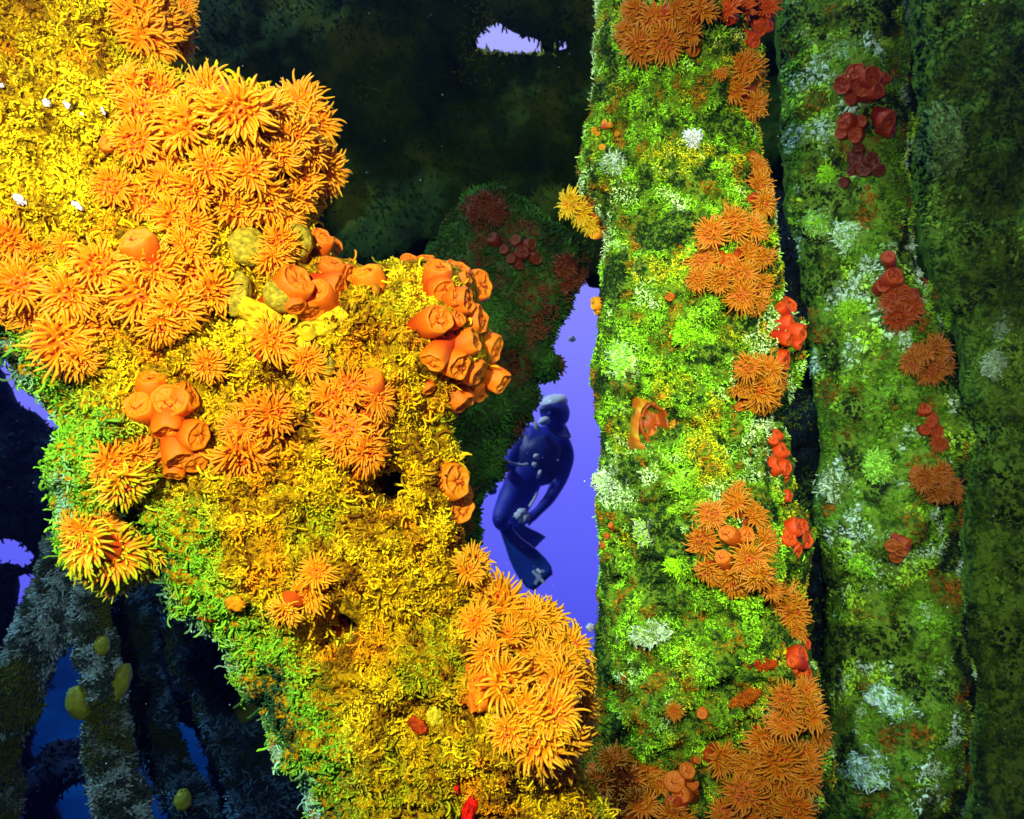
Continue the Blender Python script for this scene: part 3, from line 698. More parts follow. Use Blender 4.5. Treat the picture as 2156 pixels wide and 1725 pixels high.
colony('cup_coral_colony', 'two wrinkled closed cups stacked on the beam edge left of the diver', OC, G1, B, [(962, 1012, 40, 'c', (.25, .1)), (972, 1072, 36, 'c', (.2, -.1)), (985, 1040, 24, 'c', (.5, 0))], face=1.6)
colony('cup_coral_colony', 'large shaggy colony along the lower right edge below the diver fin', OC, G1, B,
       [(1000, 1178, 38, 'o', (.1, .6)), (1012, 1222, 42, 'o', (.5, .3)), (985, 1200, 34, 'o'), (1045, 1262, 54, 'w'), (1000, 1310, 55, 'd'), (1108, 1292, 50, 'o', (.2, .4)), (1150, 1300, 40, 'o', (.5, .6)), (1070, 1335, 46, 'o'), (1148, 1345, 48, 'o', (.4, .3)), (1205, 1360, 46, 'o', (.7, .5)), (1120, 1395, 50, 'o'), (1175, 1398, 48, 'o'),
        (1065, 1440, 56, 'w'), (1132, 1450, 34, 'c'), (1185, 1438, 50, 'o'), (1105, 1500, 60, 'w'), (1165, 1500, 50, 'o'), (1225, 1425, 36, 'o', (.8, .2)), (1230, 1490, 40, 'o', (.8, 0)), (1130, 1560, 64, 'd', (-.1, -.6)), (1190, 1560, 56, 'd', (.2, -.6)), (1070, 1545, 46, 'd'), (1225, 1545, 40, 'd', (.8, -.3)),
        (1030, 1380, 44, 'd'), (1150, 1610, 46, 'd', (0, -.8)), (1185, 1610, 40, 'd', (.3, -.8)), (1075, 1290, 36, 'o'), (1100, 1360, 34, 'o')], lean=.4)

Q = 'encrusted_pillar'; G2 = 'brown orange coral colonies on the bright pillar'; KB = KIT_BROWN
colony('cup_coral_colony', 'flat brownish colony near the top of the green pillar', OC, G2, Q,
       [(1338, 28, 38, 'w'), (1382, 45, 44, 'w'), (1432, 28, 44, 'w'), (1482, 18, 38, 'w'), (1400, 92, 40, 'w'), (1352, 98, 40, 'w'), (1322, 75, 32, 'w'), (1448, 68, 36, 'w'), (1465, 103, 20, 'c'), (1450, 70, 12, 'c')], KB)
colony('cup_coral_colony', 'brown colony at the top right corner of the green pillar with red cups beneath', OC, G2, Q,
       [(1562, 12, 34, 'o'), (1612, 12, 36, 'o'), (1598, 62, 18, 'c', (.6, -.4)), (1622, 50, 15, 'c', (.8, 0)), (1590, 88, 15, 'c', (.4, -.6)), (1530, 20, 30, 'o')], KIT_RED)
colony('cup_coral_colony', 'ragged brown colony on the right edge of the pillar, second from the top', OC, G2, Q,
       [(1572, 140, 38, 'w'), (1588, 170, 36, 'o', (.5, 0)), (1548, 185, 34, 'w'), (1590, 222, 34, 'o', (.4, -.3)), (1560, 210, 26, 'w'), (1518, 155, 18, 'w')], KB)
colony('cup_coral_colony', 'narrow orange colony on the right edge above the round coral clump', OC, G2, Q,
       [(1598, 352, 30, 'o', (.6, .2)), (1600, 392, 34, 'o', (.6, 0)), (1608, 430, 30, 'o', (.6, -.2)), (1590, 326, 14, 'c', (.4, .6))], KB)
colony('cup_coral_colony', 'round clump with several closed discs at its middle, at mid height of the pillar', OC, G2, Q,
       [(1498, 490, 38, 'w'), (1545, 472, 38, 'w'), (1590, 478, 36, 'o', (.5, .3)), (1478, 545, 36, 'w'), (1470, 590, 30, 'w'), (1502, 545, 22, 'c'), (1535, 550, 20, 'c'), (1482, 575, 17, 'c'), (1578, 528, 38, 'w'), (1608, 545, 28, 'o', (.6, 0)), (1560, 580, 36, 'w'), (1515, 590, 32, 'w'), (1560, 622, 40, 'o', (0, -.4)), (1600, 600, 38, 'o', (.5, -.3)), (1595, 640, 30, 'd', (.4, -.5))], KB)
colony('cup_coral_colony', 'stack of closed orange cups at the right edge below the round clump', OC, G2, Q,
       [(1662, 640, 22, 'c', (.6, .4)), (1668, 680, 20, 'c', (.7, 0)), (1690, 702, 20, 'c', (.8, -.1)), (1662, 716, 18, 'c', (.6, -.2)), (1655, 760, 25, 'c', (.6, -.3)), (1640, 645, 14, 'c'), (1685, 728, 14, 'c', (.7, -.3))], KIT_RED)
colony('cup_coral_colony', 'fluffy dome of open polyps at the pillar right, level with the diver head', OC, G2, Q,
       [(1575, 775, 40, 'w'), (1612, 778, 42, 'o'), (1600, 822, 44, 'o', (.2, -.2)), (1562, 812, 34, 'w'), (1636, 805, 32, 'o', (.6, 0)), (1590, 850, 30, 'd', (.1, -.5)), (1618, 842, 32, 'd', (.4, -.4)), (1556, 858, 12, 'c')], KB)
colony('cup_coral_colony', 'bright red-orange closed cups at the right edge of the pillar beside blue growth', OC, G2, Q,
       [(1638, 912, 16, 'c', (.4, .4)), (1650, 945, 23, 'c', (.7, .3)), (1640, 975, 22, 'c', (.5, 0)), (1658, 985, 22, 'c', (.7, -.1)), (1655, 1010, 16, 'c', (.6, -.3)), (1663, 1045, 16, 'c', (.6, -.2)), (1628, 925, 14, 'c')], KIT_RED)
colony('cup_coral_colony', 'round clump with two ringed discs low on the pillar', OC, G2, Q,
       [(1498, 1085, 38, 'w'), (1545, 1060, 40, 'w'), (1590, 1085, 38, 'w'), (1480, 1140, 36, 'w'), (1530, 1122, 23, 'c'), (1520, 1172, 22, 'c'), (1572, 1125, 22, 'c'), (1578, 1180, 40, 'o'), (1612, 1140, 34, 'o', (.5, 0)), (1492, 1205, 38, 'd', (-.3, -.4)), (1545, 1225, 42, 'd', (0, -.5)), (1598, 1218, 36, 'd', (.3, -.5)), (1520, 1222, 20, 'c'), (1548, 1035, 26, 'o', (0, .6))], KB)
colony('cup_coral_colony', 'brown closed cups on the right edge beside the ringed clump', OC, G2, Q,
       [(1682, 1108, 26, 'c', (.4, .3)), (1700, 1135, 22, 'c', (.8, 0)), (1680, 1162, 22, 'c', (.5, -.4)), (1662, 1130, 20, 'c', (.1, 0)), (1695, 1105, 18, 'c', (.7, .3))], KIT_RED)
colony('cup_coral_colony', 'drooping brown colony under the ringed clump on the right edge', OC, G2, Q,
       [(1640, 1265, 42, 'o'), (1672, 1290, 38, 'o', (.6, 0)), (1625, 1240, 30, 'o'), (1678, 1330, 30, 'd', (.6, -.3)), (1655, 1245, 14, 'c', (.2, .6))], KB)
colony('cup_coral_colony', 'small dark red closed cups between two brown colonies low on the right edge', OC, G2, Q,
       [(1690, 1380, 24, 'c', (.5, 0)), (1682, 1410, 20, 'c', (.4, -.2)), (1700, 1352, 18, 'c', (.7, .4)), (1704, 1420, 15, 'c', (.7, -.3)), (1668, 1392, 16, 'c')], KIT_RED)
colony('cup_coral_colony', 'widest spread of brown open polyps at the lower right foot of the pillar', OC, G2, Q,
       [(1655, 1470, 40, 'w'), (1612, 1565, 44, 'w'), (1700, 1500, 44, 'w'), (1722, 1545, 38, 'o', (.6, 0)), (1650, 1520, 42, 'w'), (1640, 1600, 46, 'w'), (1690, 1590, 42, 'w'), (1600, 1625, 46, 'w'), (1655, 1655, 46, 'w'), (1702, 1640, 42, 'o', (.4, 0)), (1565, 1670, 44, 'w'), (1615, 1695, 46, 'w'), (1675, 1705, 46, 'w'), (1530, 1715, 40, 'w'), (1695, 1455, 34, 'o', (.3, .4)), (1570, 1620, 34, 'w'), (1580, 1730, 40, 'w')], KB, lean=.35)
colony('cup_coral_colony', 'single daisy-like brown polyp left of the widest brown spread', OC, G2, Q, [(1520, 1600, 38, 'w')], KB, base=False)
colony('cup_coral_colony', 'brown open polyps massed along the bottom edge where beam meets pillar', OC, G2, Q,
       [(1295, 1600, 44, 'o', (-.1, .5)), (1262, 1655, 42, 'w'), (1320, 1650, 44, 'w'), (1365, 1625, 38, 'o', (.2, .5)), (1285, 1700, 44, 'w'), (1352, 1692, 48, 'w'), (1388, 1650, 36, 'o'), (1310, 1735, 40, 'w'), (1420, 1725, 42, 'd'), (1240, 1625, 22, 'c', (-.4, .2)), (1378, 1740, 40, 'o')], KB, lean=.4)
colony('cup_coral_colony', 'small group of closed discs at the bottom between the two brown masses', OC, G2, Q,
       [(1448, 1622, 17, 'c'), (1420, 1645, 22, 'c'), (1452, 1648, 20, 'c'), (1432, 1672, 20, 'c', (0, -.3)), (1470, 1600, 10, 'c'), (1462, 1672, 14, 'c')], KB)
colony('cup_coral_colony', 'lime and orange tuft jutting from the left edge of the pillar against the black', OC, G2, Q,
       [(1200, 430, 34, 'o', (-.8, .3)), (1222, 448, 36, 'o', (-.5, 0)), (1240, 475, 26, 'd', (-.4, -.4)), (1250, 490, 14, 'c', (-.5, -.2))], KIT_GREEN)
colony('cup_coral_colony', 'scattering of tiny orange discs on the left shoulder of the pillar near the top', OC, G2, Q,
       [(1250, 275, 8, 'c'), (1272, 258, 9, 'c'), (1258, 282, 6, 'c'), (1288, 262, 7, 'c'), (1300, 285, 8, 'c'), (1268, 310, 8, 'c')], KIT_GREEN, base=False)
colony('cup_coral_colony', 'tiny lone polyp on green turf low in the middle of the pillar', OC, G2, Q, [(1420, 1498, 20, 'o')], KB, base=False)
colony('cup_coral_colony', 'tiny closed disc on green turf right of the brown shell', OC, G2, Q, [(1408, 625, 12, 'c'), (1462, 1482, 12, 'c')][:1], KB, base=False)
colony('cup_coral_colony', 'small closed disc above the dark hollow at the pillar foot', OC, G2, Q, [(1478, 1502, 13, 'c')], KB, base=False)
colony('cup_coral_colony', 'small lime-edged knob on the left edge of the pillar against the blue', OC, G2, Q, [(1250, 640, 15, 'c', (-.8, 0)), (1254, 655, 10, 'c', (-.8, 0))], KIT_GREEN, base=False)
colony('cup_coral_colony', 'trio of small discs at the pillar left edge, level with the diver fin', OC, G2, Q, [(1275, 1130, 8, 'c'), (1285, 1105, 7, 'c'), (1266, 1148, 8, 'c'), (1350, 1010, 6, 'c')][:3], KIT_BROWN, base=False)

G3 = 'dim coral colonies on the second pillar'
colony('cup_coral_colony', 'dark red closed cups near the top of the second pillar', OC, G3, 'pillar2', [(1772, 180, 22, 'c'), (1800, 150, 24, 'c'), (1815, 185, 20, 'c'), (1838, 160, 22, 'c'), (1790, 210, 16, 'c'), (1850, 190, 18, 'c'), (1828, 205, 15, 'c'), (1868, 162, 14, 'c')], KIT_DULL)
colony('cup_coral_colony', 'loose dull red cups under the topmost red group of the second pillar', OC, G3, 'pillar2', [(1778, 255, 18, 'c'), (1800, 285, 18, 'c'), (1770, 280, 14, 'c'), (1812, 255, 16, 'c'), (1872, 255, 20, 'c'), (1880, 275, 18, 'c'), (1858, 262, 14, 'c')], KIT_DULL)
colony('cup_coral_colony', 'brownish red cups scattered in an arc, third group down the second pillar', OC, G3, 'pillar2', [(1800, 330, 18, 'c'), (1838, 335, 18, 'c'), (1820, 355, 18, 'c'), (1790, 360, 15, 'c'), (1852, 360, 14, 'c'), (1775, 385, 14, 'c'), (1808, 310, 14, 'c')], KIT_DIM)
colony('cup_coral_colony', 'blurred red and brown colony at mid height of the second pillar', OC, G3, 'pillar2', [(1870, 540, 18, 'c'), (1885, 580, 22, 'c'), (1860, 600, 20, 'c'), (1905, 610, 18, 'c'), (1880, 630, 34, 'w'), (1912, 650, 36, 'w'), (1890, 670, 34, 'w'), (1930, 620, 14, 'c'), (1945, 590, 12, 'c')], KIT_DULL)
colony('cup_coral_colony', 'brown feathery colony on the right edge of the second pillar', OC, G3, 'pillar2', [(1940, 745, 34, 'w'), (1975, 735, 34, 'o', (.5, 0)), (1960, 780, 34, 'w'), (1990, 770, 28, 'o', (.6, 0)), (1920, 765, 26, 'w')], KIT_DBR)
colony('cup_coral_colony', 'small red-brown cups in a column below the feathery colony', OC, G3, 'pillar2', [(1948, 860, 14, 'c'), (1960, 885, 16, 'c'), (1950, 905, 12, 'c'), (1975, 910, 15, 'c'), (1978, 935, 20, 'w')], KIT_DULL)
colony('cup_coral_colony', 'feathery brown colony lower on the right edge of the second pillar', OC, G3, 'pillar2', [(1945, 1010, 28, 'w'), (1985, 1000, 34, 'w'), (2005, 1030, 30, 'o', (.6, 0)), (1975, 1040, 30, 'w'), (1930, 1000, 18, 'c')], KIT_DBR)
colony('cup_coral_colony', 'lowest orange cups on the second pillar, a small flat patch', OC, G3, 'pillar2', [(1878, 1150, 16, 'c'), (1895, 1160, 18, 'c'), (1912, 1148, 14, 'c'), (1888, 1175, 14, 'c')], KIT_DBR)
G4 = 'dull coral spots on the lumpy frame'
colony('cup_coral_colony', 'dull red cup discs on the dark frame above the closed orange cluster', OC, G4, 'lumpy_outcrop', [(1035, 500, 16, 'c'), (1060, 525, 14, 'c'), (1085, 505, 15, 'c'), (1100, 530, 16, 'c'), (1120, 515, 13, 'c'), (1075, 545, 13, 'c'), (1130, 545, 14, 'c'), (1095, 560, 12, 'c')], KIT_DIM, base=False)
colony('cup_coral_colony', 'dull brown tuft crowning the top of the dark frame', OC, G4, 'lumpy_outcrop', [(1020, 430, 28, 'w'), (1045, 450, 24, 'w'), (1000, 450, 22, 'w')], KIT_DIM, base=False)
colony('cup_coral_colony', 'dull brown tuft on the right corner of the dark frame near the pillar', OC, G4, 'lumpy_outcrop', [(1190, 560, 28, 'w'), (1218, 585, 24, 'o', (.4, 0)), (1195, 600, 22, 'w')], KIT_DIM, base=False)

# ------------------------------------------------------------------ sponges, cushions, a barnacle shell and painted highlight flecks
def blob_mesh(name, rx, ry, rz, seed, amp=0.12, freq=2.2, nu=28, nv=18, col=(0.5, 0.4, 0.02), col2=None, mat=None, fine=0.03):
    V = []; F = []
    for i in range(nv + 1):
        th = math.pi * i / nv
        for j in range(nu):
            a = 2 * math.pi * j / nu; d = Vector((math.sin(th) * math.cos(a), math.sin(th) * math.sin(a), math.cos(th)))
            k = 1 + amp * mnoise.fractal(d * freq + Vector((seed, -seed, seed * .3)), 1.0, 2.0, 2) + fine * mnoise.noise(d * 11 + Vector((seed,) * 3))
            V.append((rx * d.x * k, ry * d.y * k, rz * d.z * k))
    for i in range(nv):
        for j in range(nu): F.append((i * nu + j, (i + 1) * nu + j, (i + 1) * nu + (j + 1) % nu, i * nu + (j + 1) % nu))
    V = np.array(V); c = np.tile(np.array(col, float), (len(V), 1))
    if col2 is not None:
        n = np.array([mnoise.noise(Vector(v) * (5 / max(rx, ry, rz)) + Vector((seed, 0, 0))) for v in V])
        c = mixc(c, col2, n * 2 + .3)
    return mesh(name, V, F, mat or M_flesh, c)
def seat(o, key, vx, vy, roll=0.0, sink=0.3, h=0.0):
    loc, nrm = hit(key, vx, vy)
    z = (nrm * 0.5 + -loc.normalized()).normalized(); u = Vector((0, 0, 1)); y = (u - z * u.dot(z)).normalized(); x = y.cross(z)
    o.matrix_world = Matrix.Translation(loc + z * h * (0.5 - sink)) @ Matrix((x, y, z)).transposed().to_4x4() @ Matrix.Rotation(roll, 4, 'Z')
    return loc
def blob(name, label, cat, key, vx, vy, rx, ry, rz, col, col2=None, roll=0, amp=.12, group=None, fuzz=None, sink=.3):
    loc, _ = hit(key, vx, vy); u = W / 2156 * loc.y
    me = blob_mesh(name, rx * u, ry * u, rz * u, vx * .37 + vy * .11, amp, col=col, col2=col2, mat=M_sponge, fine=.05)
    o = link(name, me); seat(o, key, vx, vy, roll, sink, rz * u); tag(o, label, cat, group)
    if key != B:
        vv = np.array([v.co[:] for v in me.vertices]); vn = np.array([v.normal[:] for v in me.vertices]); rs = np.random.RandomState(int(vx + vy)); n_ = 450
        i_ = rs.randint(0, len(vv) - 30, n_); p_ = (vv[i_] + vv[np.minimum(i_ + 29, len(vv) - 1)]) / 2 + rs.normal(size=(n_, 3)) * .18 * min(rx, ry) * u
        cc = np.where(rs.rand(n_, 1) < .5, np.array(col) * .9, np.array(col2 or col) * .7)
        s4 = strands(p_ - vn[i_] * .001, vn[i_], .006 * loc.y, .0009 * loc.y, cc, K=3, curl=.6, up=.3, sides=3, seed=5, colvar=.4)
        g_ = link('growth', mesh('growth', s4[0], [s4[1].astype(np.int32), s4[2].astype(np.int32)], M_turf, s4[3]), o); g_['kind'] = 'stuff'; KEEPOUT.append((key, vx, vy, min(rx, ry) * (0.95 if key == B else .0)))
    return o, u
OL = (0.52, 0.42, 0.02); OL2 = (0.34, 0.32, 0.02); GS = 'olive sponges on the diagonal beam'
for lab, vx, vy, rx, ry, rz, roll in (('largest round olive sponge ball, right of the three squeezed polyps', 623, 510, 34, 38, 34, 0),
        ('dusty olive sponge lump behind the squeezed polyps, left of the ball', 520, 520, 42, 40, 30, .3),
        ('round olive sponge ball under the reddish closed cups', 590, 622, 38, 36, 36, 0),
        ('brown-olive sponge lump shading the fringe of the left colony', 500, 622, 26, 48, 30, -.2),
        ('small olive sponge knob touching a small open polyp', 685, 772, 20, 24, 20, 0)):
    blob('round_sponge', lab, 'sponge', B, vx, vy, rx, ry, rz, OL, OL2, roll, group=GS)
# smooth yellow sponge sheet with open pores
loc, _ = hit(B, 600, 700); u = W / 2156 * loc.y
sh = tag(empty('smooth_sponge', loc), 'smooth bright yellow sponge sheet with two dark pores, around the lone open polyp', 'sponge', GS)
parts_ = []
for vx, vy, rx, ry, rz, roll in ((545, 660, 60, 26, 14, -.5), (610, 690, 62, 22, 13, -.35), (665, 695, 46, 24, 12, .35), (640, 735, 30, 44, 12, .1), (545, 710, 34, 46, 13, .2), (520, 690, 26, 30, 14, 0), (700, 670, 40, 20, 10, .5), (600, 745, 40, 30, 10, 0)):
    l2, n2 = hit(B, vx, vy); o = bpy.data.objects.new('tmp', None)
    z = (n2 + -l2.normalized() * .4).normalized(); uu = Vector((0, 0, 1)); y = (uu - z * uu.dot(z)).normalized(); x = y.cross(z)
    Mx = Matrix.Translation(l2 - loc + z * 0.002) @ Matrix((x, y, z)).transposed().to_4x4() @ Matrix.Rotation(roll, 4, 'Z')
    me = blob_mesh('tmp', rx * u, ry * u, rz * u, vx * .2, .18)
    parts_.append((np.array([Mx @ v.co for v in me.vertices]), [tuple(p.vertices) for p in me.polygons])); bpy.data.objects.remove(o); bpy.data.meshes.remove(me)
V = np.concatenate([p[0] for p in parts_]); F = []; n0 = 0
for v_, f_ in parts_: F += [tuple(i + n0 for i in q) for q in f_]; n0 += len(v_)
link('sheet', mesh('sheet', V, F, M_sponge, np.tile([0.80, 0.62, 0.01], (len(V), 1))), sh)
def pore_mesh(r, h, col=(0.82, 0.62, 0.01)):
    n = 20; V = []; F = []; cs = []
    prof = [(1.7, -0.7), (1.25, 0.2), (1.08, 0.8), (0.95, 0.95), (0.8, 0.85), (0.72, 0.2), (0.6, -1.0)]
    for i, (q, z) in enumerate(prof):
        for j in range(n):
            a = 6.2832 * j / n; V.append((q * r * math.cos(a) * (1 + .08 * math.sin(3 * a)), q * r * math.sin(a), z * h)); cs.append(col if i < 5 else (0.10, 0.06, 0.0))
    for i in range(len(prof) - 1):
        for j in range(n): F.append((i * n + j, i * n + (j + 1) % n, (i + 1) * n + (j + 1) % n, (i + 1) * n + j))
    F.append(tuple(len(V) - n + j for j in range(n)))
    return mesh('pore', np.array(V), F, M_flesh, np.array(cs))
for vx, vy, r in ((649, 704, 12), (516, 687, 13), (612, 672, 8)):
    l2, n2 = hit(B, vx, vy); o = link('pore', pore_mesh(r * u, r * u * 1.2), sh)
    z = (n2 + -l2.normalized()).normalized(); o.matrix_local = Matrix.Translation(l2 - loc + z * .008) @ z.to_track_quat('Z', 'Y').to_matrix().to_4x4()

for nm, lab, cat, key, vx, vy, rx, ry, rz, col, col2, roll in (
        ('red_sponge', 'bright red finger of sponge at the bottom edge of the beam', 'sponge', B, 988, 1708, 14, 34, 16, (0.9, 0.015, 0.004), None, -.35),
        ('red_sponge', 'tiny bright red sponge dot just above the red finger at the bottom', 'sponge', B, 957, 1662, 9, 9, 8, (0.9, 0.02, 0.004), None, 0),
        ('red_sponge', 'rusty red ragged sponge by a yellow knob low on the beam', 'sponge', B, 880, 1528, 24, 13, 9, (0.55, 0.07, 0.004), (0.35, 0.03, 0.002), -.5),
        ('encrusting_sponge', 'flat smooth orange crust left of the lower right shaggy colony', 'sponge', B, 1008, 1440, 36, 56, 12, (0.95, 0.27, 0.004), (0.75, 0.16, 0.004), 0),
        ('encrusting_sponge', 'rusty orange crust in the dark hollow below the beam centre', 'sponge', B, 708, 1318, 22, 48, 14, (0.8, 0.14, 0.004), (0.3, 0.05, 0.003), .45),
        ('yellow_sponge', 'pale yellow knob beside the rusty ragged sponge', 'sponge', B, 915, 1508, 18, 20, 14, (0.8, 0.72, 0.02), None, 0),
        ('yellow_sponge', 'small yellow knob under the long fringe of the lower right colony', 'sponge', B, 1116, 1575, 12, 15, 10, (0.85, 0.75, 0.02), None, 0),
        ('encrusting_sponge', 'small orange-red smear on the lower left slope of the beam', 'sponge', B, 435, 1300, 20, 8, 6, (0.7, 0.12, 0.004), None, -.4),
        ('encrusting_sponge', 'small orange knob on the lower left slope of the beam', 'sponge', B, 495, 1272, 22, 14, 10, (0.9, 0.36, 0.004), None, -.4),
        ('encrusting_sponge', 'dull red streak between mossy humps low on the pillar', 'sponge', Q, 1595, 1400, 34, 8, 6, (0.5, 0.06, 0.003), None, .1),
        ('encrusting_sponge', 'dull orange streak under the red streak low on the pillar', 'sponge', Q, 1570, 1470, 30, 10, 6, (0.5, 0.12, 0.003), None, .5),
        ('encrusting_sponge', 'rusty brown patch on the lower left of the pillar', 'sponge', Q, 1322, 1455, 16, 30, 6, (0.35, 0.12, 0.006), (0.15, 0.2, 0.01), .2),
        ('green_cushion', 'glowing lime cushion on the left of the pillar, level with the diver head', 'algae', Q, 1310, 762, 24, 34, 12, (0.32, 0.95, 0.01), (0.55, 0.9, 0.35), .1),
        ('green_cushion', 'glowing lime cushion near the middle of the pillar above the brown shell', 'algae', Q, 1445, 702, 26, 26, 10, (0.36, 0.95, 0.01), (0.3, .7, .02), 0),
        ('green_cushion', 'pale mint cushion bulging from the left edge of the pillar', 'algae', Q, 1275, 1015, 24, 24, 14, (0.5, 0.9, 0.3), (0.7, .9, .6), 0),
        ('green_cushion', 'small lime cushion left of the clump with ringed discs', 'algae', Q, 1424, 1190, 18, 18, 8, (0.4, 0.95, 0.01), None, 0),
        ('green_cushion', 'small pale green cushion under the pale mint one', 'algae', Q, 1355, 1120, 18, 26, 7, (0.36, 0.8, 0.03), (0.6, .8, .4), 0),
        ('green_cushion', 'small green cushion beside a tiny hollow, right of the pale mint one', 'algae', Q, 1432, 1018, 14, 14, 7, (0.36, 0.8, 0.03), None, 0),
        ('pale_sponge', 'whitish smear on the pillar left of the mossy humps', 'sponge', Q, 1368, 1335, 40, 22, 7, (0.5, 0.72, 0.45), (0.35, .6, .1), .3),
        ('pale_sponge', 'small whitish knob high on the pillar', 'sponge', Q, 1457, 291, 15, 12, 9, (0.8, 0.9, 0.85), None, 0),
        ('pale_sponge', 'whitish cushion near the left shoulder of the pillar, above the tuft', 'sponge', Q, 1290, 345, 22, 20, 8, (0.6, 0.8, 0.6), (0.3, .6, .1), 0),
        ('green_cushion', 'lime cushion high on the second pillar', 'algae', 'pillar2', 1745, 375, 16, 24, 12, (0.35, 0.85, 0.02), None, .2),
        ('green_cushion', 'broad lime cushion on the upper middle of the second pillar', 'algae', 'pillar2', 1728, 470, 36, 24, 12, (0.3, 0.75, 0.02), (0.4, .8, .2), 0),
        ('pale_sponge', 'whitish cushion beside the broad lime one on the second pillar', 'sponge', 'pillar2', 1785, 498, 26, 28, 14, (0.6, 0.85, 0.6), (0.3, .7, .1), 0),
        ('green_cushion', 'green cushion left of the blurred red colony on the second pillar', 'algae', 'pillar2', 1792, 655, 22, 18, 12, (0.28, 0.65, 0.02), None, 0),
        ('pale_sponge', 'ragged pale ring of growth on the second pillar, level with the diver hand', 'sponge', 'pillar2', 1760, 1025, 36, 32, 10, (0.55, 0.8, 0.5), (0.15, .3, .05), 0),
        ('green_cushion', 'green cushion right of the ragged pale ring', 'algae', 'pillar2', 1850, 985, 24, 30, 12, (0.3, 0.7, 0.06), None, 0),
        ('green_cushion', 'lime smear low on the second pillar under the flat orange cups', 'algae', 'pillar2', 1820, 1190, 34, 18, 10, (0.32, 0.85, 0.03), (0.2, .5, .03), .1),
        ('pale_sponge', 'bluish white cluster near the foot of the second pillar', 'sponge', 'pillar2', 1880, 1480, 50, 26, 12, (0.55, 0.8, 0.75), (0.2, .5, .1), -.3),
        ('pale_sponge', 'bluish white lump at the bottom of the second pillar', 'sponge', 'pillar2', 1830, 1620, 44, 34, 14, (0.5, 0.75, 0.7), (0.2, .45, .1), .4),
        ('pale_sponge', 'tall pale streak of sponge on the dark plate at the right', 'sponge', 'hull_plate', 2100, 690, 18, 40, 10, (0.4, 0.6, 0.45), (0.3, .6, .2), -.15),
        ('pale_sponge', 'small pale patch under the tall pale streak', 'sponge', 'hull_plate', 2092, 770, 16, 24, 8, (0.5, 0.75, 0.4), None, 0),
        ('pale_sponge', 'broad grey-green branching patch high on the dark plate', 'sponge', 'hull_plate', 1985, 300, 44, 80, 14, (0.16, 0.28, 0.06), (0.1, .2, .04), .15)):
    if key != B: rz *= .35; CUSH.append((key, vx, vy, min(rx, ry), tuple(q * .9 for q in (col2 or col)))) if rx > 12 else 0
    blob(nm, lab, cat, key, vx, vy, rx, ry, rz, col, col2, roll, amp=.45 if cat != 'coral' else .2, group={'green_cushion': 'algae cushions', 'pale_sponge': 'pale sponge patches'}.get(nm))

# rust-brown shell with a double rim on the pillar
loc, _ = hit(Q, 1365, 888); u = W / 2156 * loc.y
shl = tag(empty('dead_barnacle', loc), 'rust brown open barnacle shell with a double ragged rim on the pillar', 'barnacle')
seat(shl, Q, 1365, 888, 0, 0.5, 0); shl.location += Vector(shl.matrix_world.col[2][:3]) * .012
def rim_mesh(name, prof, seed, n=54, col=(0.45, 0.13, 0.005), col2=(0.5, 0.36, 0.01)):
    V = []; F = []
    for i, (r, z) in enumerate(prof):
        for j in range(n):
            a = 6.2832 * j / n; k = 1 + .10 * math.sin(2 * a + seed) + .06 * math.sin(5 * a + 2 * seed) + .05 * mnoise.noise(Vector((math.cos(a) * 4, math.sin(a) * 4, i * .6 + seed)))
            zz = z + (.16 * mnoise.noise(Vector((math.cos(a) * 5, math.sin(a) * 5, seed))) if 0 < i < len(prof) - 1 else 0)
            V.append((r * k * 33 * u * math.cos(a), r * k * 52 * u * math.sin(a) * (1 if math.sin(a) > 0 else 1.1) , zz * 40 * u))
    for i in range(len(prof) - 1):
        for j in range(n): F.append((i * n + j, i * n + (j + 1) % n, (i + 1) * n + (j + 1) % n, (i + 1) * n + j))
    F.append(tuple(len(V) - n + j for j in range(n)))
    V = np.array(V); c = np.tile(np.array(col), (len(V), 1)); nn_ = np.array([mnoise.noise(Vector(v) * 160) for v in V])
    return mesh(name, V, F, M_flesh, mixc(c, col2, nn_ * 2))
link('outer_rim', rim_mesh('outer_rim', [(1.45, -.3), (1.3, .3), (1.18, .75), (1.05, .78), (0.98, .4), (0.95, -.1)], 1.0), shl)
link('inner_shell', rim_mesh('inner_shell', [(0.95, -.1), (0.9, .45), (0.82, .68), (0.70, .45), (0.62, .0), (0.5, -.12), (0.3, -.05), (0.1, .05)], 2.3, col=(0.36, 0.06, 0.003), col2=(0.2, .06, .004)), shl)

